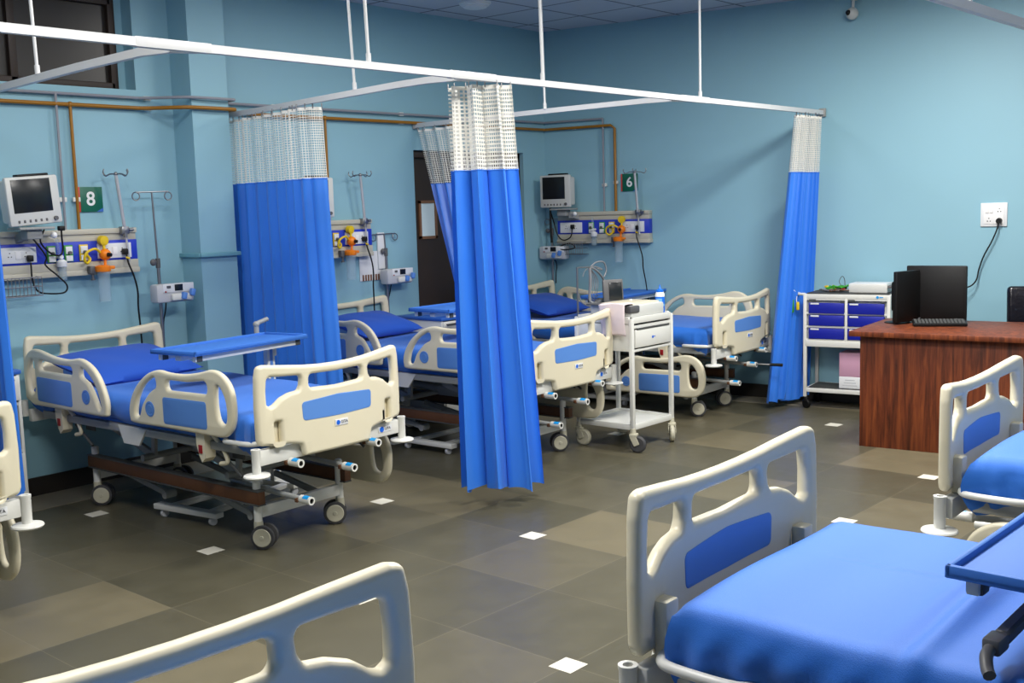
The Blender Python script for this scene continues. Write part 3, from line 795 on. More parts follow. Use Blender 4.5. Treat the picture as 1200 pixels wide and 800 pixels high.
# ------------------------------------------------------------------ bedside fixtures of a bay (local: x along wall to the right, -y into room, z up; x=0 right end of panel)
def bay(origin, rz, w, names, lean=.055):
    """names: dict of labels"""
    R = {}
    def rt(key, name, cat, group=None):
        return root(name, names[key], cat, (origin[0], origin[1], 0), rz, group)
    p = rt('panel', 'bedhead_panel', 'wall panel', 'bedhead service panels')
    D = .075
    m = MB(); m.box((-w / 2, -D / 2, 1.667), (w, D, .034), .004); m.build('top_channel', BEIGE, p)
    m = MB(); m.box((-w / 2, -.03, 1.628), (w - .006, .06, .045), .002); m.build('upper_strip', BEIGE, p)
    m = MB(); m.box((-w / 2, -.033, 1.54), (w - .002, .066, .131), .003); m.build('blue_strip', PANELB, p)
    m = MB(); m.box((-w / 2, -.036, 1.446), (w, .072, .056), .004); m.box((-w / 2, -D / 2, 1.403), (w + .012, D, .034), .004); m.build('bottom_channel', BEIGE, p)
    def plate(x0, x1, z=1.537, h=.098, plug=None, mt=SOCKET, nm='socket_plate'):
        m = MB(); m.box(((x0 + x1) / 2, -.071, z), (x1 - x0, .012, h), .003); o = m.build(nm, mt, p)
        n = MB()
        for q in (.28, .72):
            for a, b in ((0, .014), (-.009, -.008), (.009, -.008)):
                n.cyl((x0 + (x1 - x0) * q + a, -.0765, z + b), (x0 + (x1 - x0) * q + a, -.0785, z + b), .0036, seg=8)
        n.build('socket_hole', BLACK, o)
        n = MB(); n.box((x0 + (x1 - x0) * .5, -.079, z), (.034, .006, .05), .002); n.build('rocker_switch', WHITE, o)
        return o
    pl1 = plate(-.29, -.05); pl2 = plate(-.935 if w > .9 else -w + .02, -.70)
    for x0, x1, mt in ((-.415, -.355, YELLOW), (-.516, -.458, GREEN), (-.63, -.572, GREEN)):
        m = MB(); m.box(((x0 + x1) / 2, -.070, 1.533), (x1 - x0, .01, .105), .003); o = m.build('gas_outlet', mt, p)
        n = MB(); n.box(((x0 + x1) / 2, -.078, 1.553), (x1 - x0 - .014, .008, .048), .002); n.box(((x0 + x1) / 2, -.078, 1.502), (x1 - x0 - .014, .008, .036), .002); n.build('outlet_cover', SOCKET, o)
        n = MB(); n.cyl(((x0 + x1) / 2, -.08, 1.537), ((x0 + x1) / 2, -.10, 1.537), .011, seg=12); n.build('outlet_port', DGREY, o)
    # suction regulator: dial, ball, hose, jar
    s = rt('suction', 'suction_unit', 'suction regulator', 'orange suction units on the wall panels')
    m = MB(); m.sphere((-.262, -.115, 1.515), .038); m.cyl((-.262, -.07, 1.515), (-.262, -.115, 1.515), .018); m.build('regulator_body', ORANGE, s)
    m = MB(); m.cyl((-.262, -.15, 1.515), (-.25, -.172, 1.512), .014, .012); m.build('regulator_knob', BLACK, s)
    m = MB(); m.cyl((-.267, -.085, 1.607), (-.262, -.12, 1.605), .032, seg=22); m.cyl((-.262, -.11, 1.545), (-.264, -.105, 1.59), .01); dl = m.build('gauge', YELLOW, s)
    m = MB(); m.lathe([(0, 0), (.022, 0), (.024, .002), (.018, .003), (0, .003)], (-.262, -.1205, 1.605), (.1, -1, 0), 20); m.build('gauge_face', DGREY if False else YELLOW, dl)
    m = MB(); m.tube([(-.295, -.115, 1.53), (-.34, -.135, 1.555), (-.40, -.14, 1.535), (-.415, -.13, 1.49), (-.39, -.115, 1.465), (-.36, -.10, 1.49), (-.375, -.085, 1.52)], .0085, 8); m.build('yellow_hose', YELLOW, s)
    m = MB(); m.lathe([(0, 1.405), (.046, 1.405), (.05, 1.412), (.05, 1.44), (.03, 1.448), (0, 1.448)], (-.29, -.125, 0)); m.box((-.275, -.135, 1.43), (.12, .03, .022), .006); m.cyl((-.27, -.12, 1.44), (-.265, -.118, 1.49), .009); m.build('jar_lid', ORANGE, s)
    m = MB(); m.lathe([(.0, 1.208), (.036, 1.208), (.039, 1.215), (.039, 1.37), (.046, 1.405), (.043, 1.405), (.036, 1.37), (.036, 1.213), (0, 1.211)], (-.288, -.125, 0)); m.build('jar', JAR, s)
    m = MB(); m.box((-.355, -.095, 1.42), (.035, .04, .05), .004); m.cyl((-.35, -.10, 1.40), (-.35, -.10, 1.36), .008); m.cyl((-.35, -.10, 1.362), (-.35, -.10, 1.352), .014); m.build('jar_clamp', DGREY, s)
    # flow meter
    if 'flow' in names:
        fm = rt('flow', 'flow_meter', 'flow meter', 'flow meters on the wall panels')
        m = MB(); m.cyl((-.56, -.10, 1.49), (-.575, -.10, 1.63), .011, seg=12); m.build('flow_tube', JAR, fm)
        m = MB(); m.lathe([(0, 1.452), (.03, 1.452), (.032, 1.456), (.032, 1.486), (.022, 1.492), (.012, 1.50), (0, 1.50)], (-.555, -.105, 0)); m.cyl((-.56, -.07, 1.515), (-.56, -.12, 1.515), .013); m.build('humidifier_cap', SOCKET, fm)
        m = MB(); m.lathe([(0, 1.365), (.024, 1.366), (.027, 1.375), (.028, 1.452), (.025, 1.452), (.024, 1.375), (0, 1.37)], (-.555, -.105, 0)); m.build('humidifier_bottle', JAR, fm)
    # hook pole clamped on the panel
    h = rt('pole', 'drip_hook_pole', 'drip pole', 'chrome hook poles clamped to the wall panels')
    m = MB(); m.cyl((-.085, -.10, 1.46), (-.10, -.10, 1.70), .0075, seg=10); m.cyl((-.10, -.10, 1.67), (-.10 - lean, -.13, 2.03), .0115, seg=12); m.build('pole_tube', CHROME, h)
    m = MB(); m.box((-.10, -.085, 1.668), (.055, .05, .05), .006); m.cyl((-.07, -.10, 1.67), (-.04, -.10, 1.672), .011); m.cyl((-.10, -.10, 1.62), (-.10, -.10, 1.65), .014); m.build('pole_clamp', STEEL, h)
    c = Vector((-.10 - lean, -.13, 2.035))
    for a in (0.3, 1.9, 3.4, 5.0):
        m = MB(); dx, dy = math.cos(a), math.sin(a)
        m.tube([c, c + Vector((dx * .05, dy * .05, .0)), c + Vector((dx * .085, dy * .085, -.012)), c + Vector((dx * .105, dy * .105, .008)), c + Vector((dx * .10, dy * .10, .03))], .004, 6); m.build('drip_hook', STEEL, h)
    m = MB(); m.sphere(c, .014); m.build('hook_hub', STEEL, h)
    # power lead
    k = rt('lead', 'power_lead', 'power lead', 'black power leads at the wall panels')
    m = MB(); m.box((-.108, -.095, 1.527), (.034, .04, .04), .008); m.build('plug', BLACK, k)
    m = MB(); m.tube([(-.108, -.11, 1.51), (-.105, -.125, 1.45), (-.075, -.13, 1.36), (-.05, -.12, 1.26), (-.048, -.11, 1.15), (-.03, -.09, 1.0), (-.02, -.07, .80), (-.05, -.05, .60)], .006, 8); m.build('lead_cable', BLACK, k)
    m = MB(); m.box((-.104, -.12, 1.485), (.03, .012, .012), .003, (0, .3, 0)); m.build('yellow_tag', YELLOW, k)
    return p
LB = {'panel': 'beige and blue bedhead panel below the number 8 sign', 'suction': 'orange suction regulator with clear jar below the number 8 sign', 'flow': 'clear oxygen flow meter beside the left monitor cables', 'pole': 'chrome drip hook pole clamped right of the number 8 sign', 'lead': 'black power lead hanging from the panel below the number 8 sign'}
bay((.775, YA(.775) - .001), RA, .95, LB)
LB = {'panel': 'beige and blue bedhead panel showing right of the spread curtain', 'suction': 'orange suction regulator with clear jar right of the spread curtain', 'pole': 'chrome drip hook pole above the half hidden panel beside the spread curtain', 'lead': 'black power lead hanging beside the white wall notices'}
bay((2.885, YA(2.885) - .001), RA, .95, LB)
# panel on the right wall
uB = Vector((BS, -1)).normalized(); rB = math.atan2(uB.y, uB.x)
yB = -.315; oB = (XB(yB) - .001, yB)
LB = {'panel': 'beige and blue bedhead panel on the right wall below the number 6 sign', 'suction': 'orange suction regulator on the right wall below the number 6 sign', 'flow': 'white flow meter on the right wall panel beside the small monitor', 'pole': 'chrome drip hook pole in front of the number 6 sign', 'lead': 'black power lead hanging from the right wall panel'}
bay(oB, rB, .97, LB, .012)

def local_root(name, label, cat, org, rz, group=None): return root(name, label, cat, (org[0], org[1], 0), rz, group)
OA8 = (.775, YA(.775) - .001); OA7 = (2.885, YA(2.885) - .001)

# bed number signs
def sign(org, rz, x, z, digit, label):
    r = local_root('bed_number_sign', label, 'sign', org, rz, 'bed number signs')
    m = MB(); m.box((x, -.006, z), (.158, .008, .162), .001); b = m.build('sign_plate', SIGNG, r)
    m = MB(); m.box((x - .084, -.006, z), (.014, .0085, .162), .001); m.build('red_edge', SIGNR, r)
    m = MB(); v = [m.bm.verts.new((x + a, -.0105, z + b)) for a, b in ((.079, -.081), (.079, -.055), (.03, -.081))]; m.bm.faces.new(v); m.build('blue_corner', SIGNBL, b)
    text_mesh(digit, .125, 'digit', WHITE, b, Matrix.Translation((x - .005, -.0108, z)) @ UP, bold=.0022)
sign(OA8, RA, -.272, 1.875, '8', 'green bed sign with white number 8 on the left wall')
sign(oB, rB, -.22, 1.945, '6', 'green bed sign with white number 6 on the right wall')

# patient monitors
def monitor(org, rz, x, y, z, yaw, w, h, label):
    c, s = math.cos(rz), math.sin(rz)
    r = root('patient_monitor', label, 'monitor', (org[0] + c * x - s * y, org[1] + s * x + c * y, z), rz + yaw, 'patient monitors on wall arms')
    m = MB(); m.box((0, 0, 0), (w, .035, h), .012); m.build('front_bezel', MONW, r)
    m = MB(); m.box((.004, .065, .0), (w * .88, .11, h * .88), .02); m.build('rear_casing', MONW, r)
    m = MB(); m.box((-.012, -.0165, .03), (w * .74, .006, h * .68), .002); m.build('screen', SCREEN, r)
    m = MB(); m.lathe([(0, 0), (.014, 0), (.013, .012), (0, .012)], (w * .36, -.0175, -h * .40), (0, -1, 0), 18); m.build('control_knob', DGREY, r)
    for k in range(6):
        m = MB(); m.box((-w * .34 + k * w * .105, -.019, -h * .41), (.013, .006, .017), .003); m.build('button', DGREY, r)
    m = MB(); m.box((.02, .02, h * .5 + .005), (w * .6, .05, .018), .006); m.build('carry_handle', BLACK, r)
    return r
def monitor_arm(org, rz, mon, pts, tray):
    c, s_ = math.cos(rz), math.sin(rz)
    W = Matrix.Translation((org[0], org[1], 0)) @ Matrix.Rotation(rz, 4, 'Z')
    inv = (Matrix.Translation(mon.location) @ mon.rotation_euler.to_matrix().to_4x4()).inverted() @ W
    m = MB(); m.box(pts[0], (.07, .05, .09), .006)
    for a, b in zip(pts, pts[1:]): m.bar(a, b, .04, .05)
    for p in pts: m.cyl((p[0], p[1], p[2] - .03), (p[0], p[1], p[2] + .03), .026)
    m.bm.transform(inv); a = m.build('wall_arm', GREYM, mon)
    m = MB(); m.box(tray, (.22, .17, .016), .005); m.box((tray[0], tray[1], tray[2] - .035), (.10, .09, .06), .01); m.bm.transform(inv); m.build('tilt_tray', GREYM, a)
    m = MB(); m.sphere((tray[0] + .13, tray[1] - .02, tray[2] - .045), .02); m.bm.transform(inv); m.build('arm_knob', WHITE, a)
mn = monitor(OA8, RA, -.79, -.27, 1.868, .10, .345, .292, 'white patient monitor on the left wall at the picture edge')
mn.rotation_euler = (0, -.07, mn.rotation_euler.z)
monitor_arm(OA8, RA, mn, [(-.80, -.034, 1.63), (-.80, -.13, 1.655)], (-.79, -.22, 1.70))
mn = monitor(oB, rB, -.895, -.22, 1.885, -.02, .33, .305, 'white patient monitor on the right wall beside the corner')
monitor_arm(oB, rB, mn, [(-.74, -.030, 1.63), (-.78, -.14, 1.66)], (-.84, -.17, 1.715))
mn = monitor(OA7, RA, -.715, -.26, 1.86, .05, .33, .30, 'white patient monitor peeping out behind the spread curtain')
monitor_arm(OA7, RA, mn, [(-.715, -.034, 1.63), (-.715, -.13, 1.655)], (-.715, -.21, 1.70))

# monitor leads (left)
c8 = local_root('monitor_cable', 'black cables looping below the left wall monitor', 'cable', OA8, RA)
m = MB(); m.tube([(-.72, -.25, 1.70), (-.70, -.14, 1.62), (-.64, -.12, 1.55), (-.58, -.13, 1.525), (-.55, -.12, 1.56), (-.56, -.14, 1.64), (-.60, -.22, 1.70)], .0055, 7)
m.tube([(-.80, -.24, 1.645), (-.72, -.14, 1.60), (-.66, -.12, 1.52), (-.67, -.12, 1.47), (-.60, -.125, 1.40), (-.54, -.12, 1.335), (-.56, -.12, 1.29), (-.66, -.12, 1.29), (-.73, -.12, 1.31), (-.755, -.11, 1.38), (-.752, -.10, 1.49)], .0055, 7)
m.build('lead_loop', BLACK, c8)
m = MB(); m.box((-.752, -.095, 1.515), (.034, .04, .04), .008); m.box((-.60, -.22, 1.695), (.04, .03, .03), .006); m.build('plug', BLACK, c8)
c6 = local_root('monitor_cable', 'black cables dropping below the right wall monitor', 'cable', oB, rB)
m = MB(); m.tube([(-.97, -.20, 1.73), (-.975, -.19, 1.62), (-.98, -.18, 1.52), (-.98, -.17, 1.40)], .011, 7)
m.tube([(-.98, -.18, 1.70), (-.97, -.13, 1.58), (-.94, -.12, 1.47), (-.88, -.12, 1.42), (-.80, -.12, 1.45), (-.79, -.10, 1.53)], .006, 7)
m.tube([(-.90, -.16, 1.36), (-.80, -.14, 1.39), (-.74, -.15, 1.35), (-.82, -.17, 1.33), (-.90, -.16, 1.34)], .006, 7, closed=True)
m.build('lead_loop', BLACK, c6)
m = MB(); m.box((-.79, -.095, 1.547), (.034, .04, .04), .008); m.build('plug', BLACK, c6)

# wire baskets under the panels
def basket(org, rz, x0, x1, label):
    r = local_root('wire_basket', label, 'basket', org, rz, 'wire baskets under the wall panels')
    m = MB(); y0, y1, z0, z1 = -.02, -.15, 1.285, 1.40
    for z in (z0, (z0 + z1) / 2, z1): m.tube([(x0, y0, z), (x0, y1, z), (x1, y1, z), (x1, y0, z)], .003, 5, smooth=False)
    n = 12
    for k in range(n + 1):
        x = x0 + (x1 - x0) * k / n; m.tube([(x, y0, z0), (x, y1, z0), (x, y1, z1)], .0028, 5, smooth=False)
    m.tube([(x0, y0, z0), (x1, y0, z0)], .003, 5, smooth=False)
    m.build('wire_mesh', STEEL, r)
    m = MB(); m.box(((x0 + x1) / 2, -.02, 1.385), (x1 - x0, .006, .02)); m.build('hanging_lip', STEEL, r)
basket(OA8, RA, -1.00, -.715, 'steel wire basket under the left wall panel')
basket(oB, rB, -.95, -.66, 'steel wire basket under the right wall panel')

# infusion stands plugged in the bed corner, with pump
def iv_stand(px, py, ztop, zpump, yaw, label, plabel, b0_=-.13):
    r = root('infusion_stand', label, 'drip stand', (px, py, 0), yaw, 'infusion stands at the bed heads')
    m = MB(); m.cyl((0, 0, .625), (0, 0, zpump + .22), .0115, seg=12); m.build('lower_tube', STEEL, r)
    m = MB(); m.cyl((0, 0, zpump + .18), (-.012, 0, ztop), .0065, seg=10); m.build('upper_tube', STEEL, r)
    m = MB(); m.sphere((-.04, -.01, zpump + .21), .024, (1, .6, 1)); m.cyl((-.03, 0, zpump + .21), (0, 0, zpump + .21), .009); m.cyl((0, 0, zpump + .17), (0, 0, zpump + .235), .016); m.build('clamp_knob', DGREY, r)
    m = MB(); m.cyl((b0_, 0, ztop), (.11, 0, ztop + .004), .005, seg=8)
    for x in (b0_, .11):
        m.tube([(x + .027 * math.cos(a), 0, ztop - .026 + .027 * math.sin(a)) for a in [PI / 2 + k * 2 * PI / 14 for k in range(14)]], .0045, 6, 2, closed=True)
    m.build('hook_bar', STEEL, r)
    p = root('syringe_pump', plabel, 'infusion pump', (px, py, zpump), yaw, 'syringe pumps on the infusion stands')
    m = MB(); m.box((.055, -.06, 0), (.285, .10, .125), .018); m.build('pump_body', PUMPG, p)
    m = MB(); m.box((.075, -.112, .035), (.235, .006, .058), .003); m.build('control_face', SOCKET, p)
    m = MB(); m.box((.075, -.116, .036), (.062, .004, .044), .002); m.build('pump_screen', SCREEN, p)
    m = MB(); m.box((.0, -.116, .043), (.03, .004, .018), .001); m.build('pump_display', DGREY, p)
    m = MB(); m.box((-.025, -.116, .012), (.012, .004, .010), .001); m.build('red_key', RED, p)
    m = MB(); m.box((.085, -.125, -.028), (.15, .03, .045), .01); m.build('syringe_cradle', WHITEM, p)
    for x in (.095, .16):
        m = MB(); m.box((x, -.145, -.02 + (x - .095) * .3), (.034, .035, .048), .008, (0, .25, 0)); m.build('syringe_clip', BLUEP, p)
    m = MB(); m.tube([(.03, -.02, -.055), (.04, .01, -.12), (.025, .02, -.2), (.02, .02, -.30)], .005, 6); m.build('pump_lead', BLACK, p)
    return r
b0 = bedpt(0, (.502, BL + .013, 0)); b1 = bedpt(1, (.502, BL + .013, 0)); b2 = bedpt(2, (.502, BL + .013, 0))
iv_stand(b0.x, b0.y, 1.915, 1.235, .0, 'thin steel infusion stand beside the pillar', 'grey syringe pump on the stand beside the pillar')
iv_stand(b1.x, b1.y, 1.555, 1.205, .0, 'short steel infusion stand left of the dark door', 'grey syringe pump left of the dark door')
iv_stand(b2.x - .01, b2.y - .0, 1.62, 1.30, -1.40, 'steel infusion stand in the room corner below the small monitor', 'grey syringe pump in the room corner below the small monitor', -.05)

# notices and switch box near bay 7
nt_ = local_root('wall_notice', 'white paper notice taped below the half hidden wall panel', 'notice', OA7, RA)
m = MB(); m.box((.025, -.004, 1.30), (.24, .003, .24)); m.build('paper_sheet', SOCKET, nt_)
m = MB()
for k in range(7): m.box((-.06 + k * .028, -.0065, 1.205), (.018, .002, .05))
m.build('printed_band', WINBR, nt_)
wb = local_root('wall_box', 'pale upright strip on the wall left of the short infusion stand', 'wall box', OA7, RA)
m = MB(); m.box((.14, -.012, 1.42), (.075, .02, .30), .004); m.build('box_cover', SOCKET, wb)

# ------------------------------------------------------------------ pipes
def clip(parent, p, n):
    m = MB(); m.box(p, (.05, .02, .03) if abs(n[1]) > .5 else (.02, .05, .03), .004); return m.build('pipe_clip', WHITEM, parent)
gp = root('gas_pipe', 'yellow gas pipe running along both walls with drops to the panels', 'pipe')
z = 2.478; of = .035
m = MB(); cy = YA(1.3) - cd - of
m.tube([(X0 + .1, YA(X0) - of, z), (cx0 - .28, YA(cx0) - of - .0, z)], .0135, 10, smooth=False)
m.tube([(cx0 - .28, YA(cx0) - of, z), (cx0 - .20, YA(cx0) - of - .05, z), (cx0 - .07, cy + .04, z), (cx0 + .03, cy, z), (cx1 - .0, cy, z), (cx1 + .035, cy + .03, z), (cx1 + .04, YA(cx1) - of - .04, z), (cx1 + .09, YA(cx1) - of, z)], .0135, 10, 3)
xq = XB(YC - .04) - .04
m.tube([(cx1 + .09, YA(cx1) - of, z), (xq, YA(xq) - of, z)], .0135, 10, smooth=False)
y6 = .03
m.tube([(xq, YA(xq) - of, z), (XB(y6 + .04) - of, y6 + .04, z), (XB(y6) - of, y6, z - .03), (XB(y6) - of, y6, 1.68)], .0135, 10, smooth=False)
m.build('pipe_run', PIPEY, gp)
for x in (.392, 2.478):
    m = MB(); m.cyl((x, YA(x) - of, z), (x, YA(x) - of, 1.68), .0105, seg=10); m.sphere((x, YA(x) - of, z), .019); m.build('pipe_drop', PIPEY, gp)
    clip(gp, (x, YA(x) - .025, 1.875), (0, 1, 0))
for x in (-.9, .945, 2.0, 3.30, 4.6): clip(gp, (x, YA(x) - .03, z), (0, 1, 0))
clip(gp, (XB(.45) - .03, .45, z), (1, 0, 0)); clip(gp, (XB(y6) - .03, y6, 1.95), (1, 0, 0))
sp_ = root('steel_pipe', 'thin grey pipe running just above the yellow gas pipe', 'pipe')
z = 2.545
m = MB()
m.tube([(X0 + .1, YA(X0) - of, z), (cx0 - .28, YA(cx0) - of, z)], .010, 8, smooth=False)
m.tube([(cx0 - .28, YA(cx0) - of, z), (cx0 - .20, YA(cx0) - of - .05, z), (cx0 - .07, cy + .04, z), (cx0 + .03, cy, z), (cx1, cy, z), (cx1 + .035, cy + .03, z), (cx1 + .04, YA(cx1) - of - .04, z), (cx1 + .09, YA(cx1) - of, z)], .010, 8, 3)
m.tube([(cx1 + .09, YA(cx1) - of, z), (xq, YA(xq) - of, z), (XB(.15) - of, .15, z)], .010, 8, smooth=False)
m.build('pipe_run', PIPEG, sp_)
for x in (.30,):
    m = MB(); m.cyl((x, YA(x) - of, z), (x, YA(x) - of, 1.68), .0085, seg=8); m.build('pipe_drop', PIPEG, sp_); clip(sp_, (x, YA(x) - .025, 1.875), (0, 1, 0))
m = MB(); m.cyl((XB(.15) - of, .15, z), (XB(.15) - of, .15, 1.68), .0085, seg=8); m.build('pipe_drop', PIPEG, sp_); clip(sp_, (XB(.15) - .025, .15, 1.93), (1, 0, 0))
for x in (-.9, .945, 2.0, 3.30): clip(sp_, (x, YA(x) - .03, z), (0, 1, 0))

# ------------------------------------------------------------------ overbed tables
def tray_table(cx, cy, rz, zt, L, W, label, post=1, baselen=.72, lever=True):
    r = root('overbed_table', label, 'tray table', (cx, cy, 0), rz, 'overbed tray tables')
    m = MB(); m.box((0, 0, zt - .014), (L, W, .014), .003)
    e = .014
    for s in (-1, 1):
        m.box((s * (L / 2 - e / 2), 0, zt - .007), (e, W, .026), .004); m.box((0, s * (W / 2 - e / 2), zt - .007), (L, e, .026), .004)
    m.build('tray_top', TRAY, r)
    m = MB(); m.box((-.02, 0, zt - .043), (L - .12, .05, .03), .004)
    for s in (-1, 1): m.box((-.02, s * (W / 2 - .045), zt - .04), (L - .10, .025, .034), .003)
    m.build('under_frame', WHITEM, r)
    for sx in (-1, 1):
        for sy in (-1, 1): m = MB(); m.box((sx * (L / 2 - .06), sy * (W / 2 - .045), zt - .04), (.04, .035, .038), .004); m.build('frame_end_cap', DARKM, r)
    px = post * (L / 2 - .16)
    m = MB(); m.box((px, 0, (zt - .05 + .08) / 2 + .0), (.065, .035, zt - .13), .004); m.build('outer_column', WHITEM, r)
    m = MB(); m.box((px, -.019, (zt - .05 + .1) / 2), (.022, .006, zt - .2), .002); m.build('column_strip', BLUEP, r)
    m = MB(); m.box((px + post * .055, .03, zt - .085), (.05, .04, .09), .006); m.build('column_bracket', WHITEM, r)
    if lever:
        q = px + post * .10
        m = MB(); m.cyl((q, W / 2 + .01, zt - .08), (q, W / 2 + .01, zt + .055), .017, seg=12); m.sphere((q, W / 2 + .01, zt + .06), .021); m.cyl((q, W / 2 + .01, zt + .065), (q + post * .10, W / 2 + .01, zt + .085), .0145, seg=12)
        m.cyl((q, W / 2 - .03, zt - .065), (q, W / 2 + .02, zt - .065), .014)
        m.build('height_lever', GREYM, r)
    m = MB(); xb = px - post * baselen
    for s in (-1, 1): m.bar((px, s * .10, .062), (xb, s * .16, .062), .05, .028)
    m.box((xb, 0, .064), (.06, .52, .032), .005); m.box((px, 0, .064), (.07, .36, .034), .005); m.build('base_frame', WHITEM, r)
    for x, y in ((xb, -.2), (xb, .2), (px, -.15), (px, .15)):
        m = MB(); m.lathe([(0, -.014), (.02, -.014), (.0235, -.01), (.0235, .01), (.02, .014), (0, .014)], (x, y, .0235), (.3, 1, 0), 16); m.cyl((x, y, .03), (x, y, .05), .012, seg=8); m.build('caster', PUMPG, r)
    return r
tray_table(.66, -.53, .17, .99, .92, .37, 'blue tray table across the bed under the number 8 sign', 1)
tray_table(2.83, -.40, .05, 1.03, .86, .40, 'blue tray table over the half hidden bed, cut by the gathered curtain', 1, .76, False)
tray_table(4.97, -.31, .12, .955, .94, .375, 'blue tray table over the far corner bed behind the recorder', 1, .70, False)
nt = tray_table(-.54, -5.565, -.01, 1.0, .88, .38, 'blue tray table over the foreground mattress at the right edge', 1, .70, False)
m = MB(); m.bar((.10, .06, .925), (-.42, .085, .872), .03, .03, .006); m.box((-.44, .088, .868), (.06, .036, .034), .007); m.tube([(-.455, .09, .866), (-.49, .088, .860), (-.515, .078, .845), (-.53, .068, .838)], .0125, 10); m.cyl((-.02, .065, .915), (-.02, .065, .97), .02)
m.build('support_arm', DGREY, nt)

# ------------------------------------------------------------------ bedside lockers
def locker(x0, y0, x1, y1, h, label):
    cx, cy = (x0 + x1) / 2, (y0 + y1) / 2; w, dd = x1 - x0, y1 - y0
    r = root('bedside_locker', label, 'bedside cabinet', (cx, cy, 0), 0, 'bedside lockers')
    m = MB(); m.box((0, 0, h - .012), (w + .02, dd + .02, .026), .006); m.build('locker_top', LOCKB, r)
    m = MB(); t = .018
    for s in (-1, 1): m.box((s * (w / 2 - t / 2), 0, (h - .025 + .07) / 2), (t, dd, h - .025 - .07), .002)
    m.box((0, dd / 2 - t / 2, (h - .025 + .07) / 2), (w - .002, t, h - .1)); 
    for z in (.08, .40, h - .20): m.box((0, 0, z), (w - .002, dd - .004, .018))
    m.build('carcass', WHITEM, r)
    m = MB(); m.box((0, -dd / 2 - .004, h - .105), (w - .02, .02, .145), .004); dr = m.build('drawer', WHITEM, r)
    m = MB(); m.box((0, -dd / 2 - .018, h - .055), (w - .08, .02, .012), .003); m.build('drawer_pull', DGREY, dr)
    m = MB(); m.box((0, -dd / 2 - .004, .24), (w - .02, .02, .29), .004); do = m.build('cabinet_door', WHITEM, r)
    m = MB(); m.box((-w / 2 + .05, -dd / 2 - .02, .30), (.015, .016, .09), .003); m.build('door_handle', DGREY, do)
    for sx in (-1, 1):
        for sy in (-1, 1):
            m = MB(); m.lathe([(0, -.011), (.026, -.011), (.029, -.007), (.029, .007), (.026, .011), (0, .011)], (sx * (w / 2 - .03), sy * (dd / 2 - .03), .029), (1, .3, 0), 16); m.cyl((sx * (w / 2 - .03), sy * (dd / 2 - .03), .04), (sx * (w / 2 - .03), sy * (dd / 2 - .03), .075), .012, seg=8); m.build('caster', DGREY, r)
locker(-.70, .29, -.262, .72, .88, 'white bedside locker with blue top beside the curtain at the left edge')
locker(3.105, .16, 3.375, .68, .875, 'grey bedside locker with blue top behind the half hidden bed')

# ------------------------------------------------------------------ recorder trolley
tr = root('instrument_trolley', 'white wheeled instrument trolley carrying the chart recorder', 'trolley', (3.387, -1.44, 0), 0.0)
W2, D2, TZ = .245, .24, .945
for sx in (-1, 1):
    for sy in (-1, 1):
        m = MB(); m.box((sx * W2, sy * D2, .55), (.03, .03, .79), .005); m.build('post', WHITEM, tr)
m = MB(); m.box((0, 0, TZ - .005), (.45, .44, .012), .002); m.build('top_mat', MATG, tr)
m = MB()
for s in (-1, 1): m.box((s * W2, 0, TZ - .01), (.02, .45, .05), .004); m.box((0, s * D2, TZ - .012), (.47, .02, .045), .004)
m.build('top_rim', WHITEM, tr)
m = MB(); 
for s in (-1, 1): m.box((s * W2, 0, .81), (.012, .45, .19), .002)
m.box((0, D2, .81), (.47, .012, .19), .002); m.box((0, -D2, .887), (.47, .012, .02)); m.box((0, -D2 + .002, .72), (.47, .018, .02), .003); m.box((0, 0, .72), (.47, .46, .01))
m.build('drawer_housing', WHITEM, tr)
m = MB(); m.box((0, -D2 - .008, .802), (.44, .02, .125), .005); dr = m.build('drawer', WHITEM, tr)
m = MB(); m.box((0, -D2 - .015, .871), (.40, .01, .012)); m.build('drawer_gap', DARKM, dr)
m = MB(); m.lathe([(0, 0), (.010, 0), (.010, .001), (0, .001)], (-.01, -D2 - .0185, .80), (0, -1, 0), 14); m.box((.012, -D2 - .019, .802), (.022, .001, .005)); m.build('maker_mark', LOGOB, dr)
m = MB(); m.box((0, 0, .175), (.49, .48, .012), .002)
for s in (-1, 1): m.box((s * W2, 0, .178), (.02, .47, .04), .003); m.box((0, s * D2, .178), (.48, .02, .04), .003)
m.build('lower_shelf', WHITEM, tr)
for sx, sy, a in ((-1, -1, .3), (1, -1, -.9), (-1, 1, .1), (1, 1, .5)):
    R = Matrix.Translation((sx * W2, sy * D2, 0)) @ Matrix.Rotation(a, 4, 'Z')
    m = MB(); m.cyl((0, 0, .11), (0, 0, .17), .024, .02); m.bar((-.026, 0, .125), (-.026, -.035, .055), .006, .045); m.bar((.026, 0, .125), (.026, -.035, .055), .006, .045); m.box((0, -.005, .125), (.06, .055, .022), .006); m.bm.transform(R); k = m.build('caster', CASTER, tr)
    m = MB(); m.lathe([(0, -.018), (.05, -.018), (.06, -.010), (.06, .010), (.05, .018), (0, .018)], (0, -.035, .06), (1, 0, 0), 24); m.bm.transform(R); w_ = m.build('wheel', RUBBER if sx * sy > 0 and sx < 0 else CASTER, k)
m = MB(); m.cyl((-W2, D2 - .01, .60), (-W2, D2 - .01, 1.295), .0075, seg=10); m.tube([(-W2, D2 - .01, 1.29), (-W2 + .01, D2 - .01, 1.298), (-W2 + .16, D2 - .01, 1.295)], .0065, 8, 3); m.build('cable_arm', STEEL, tr)
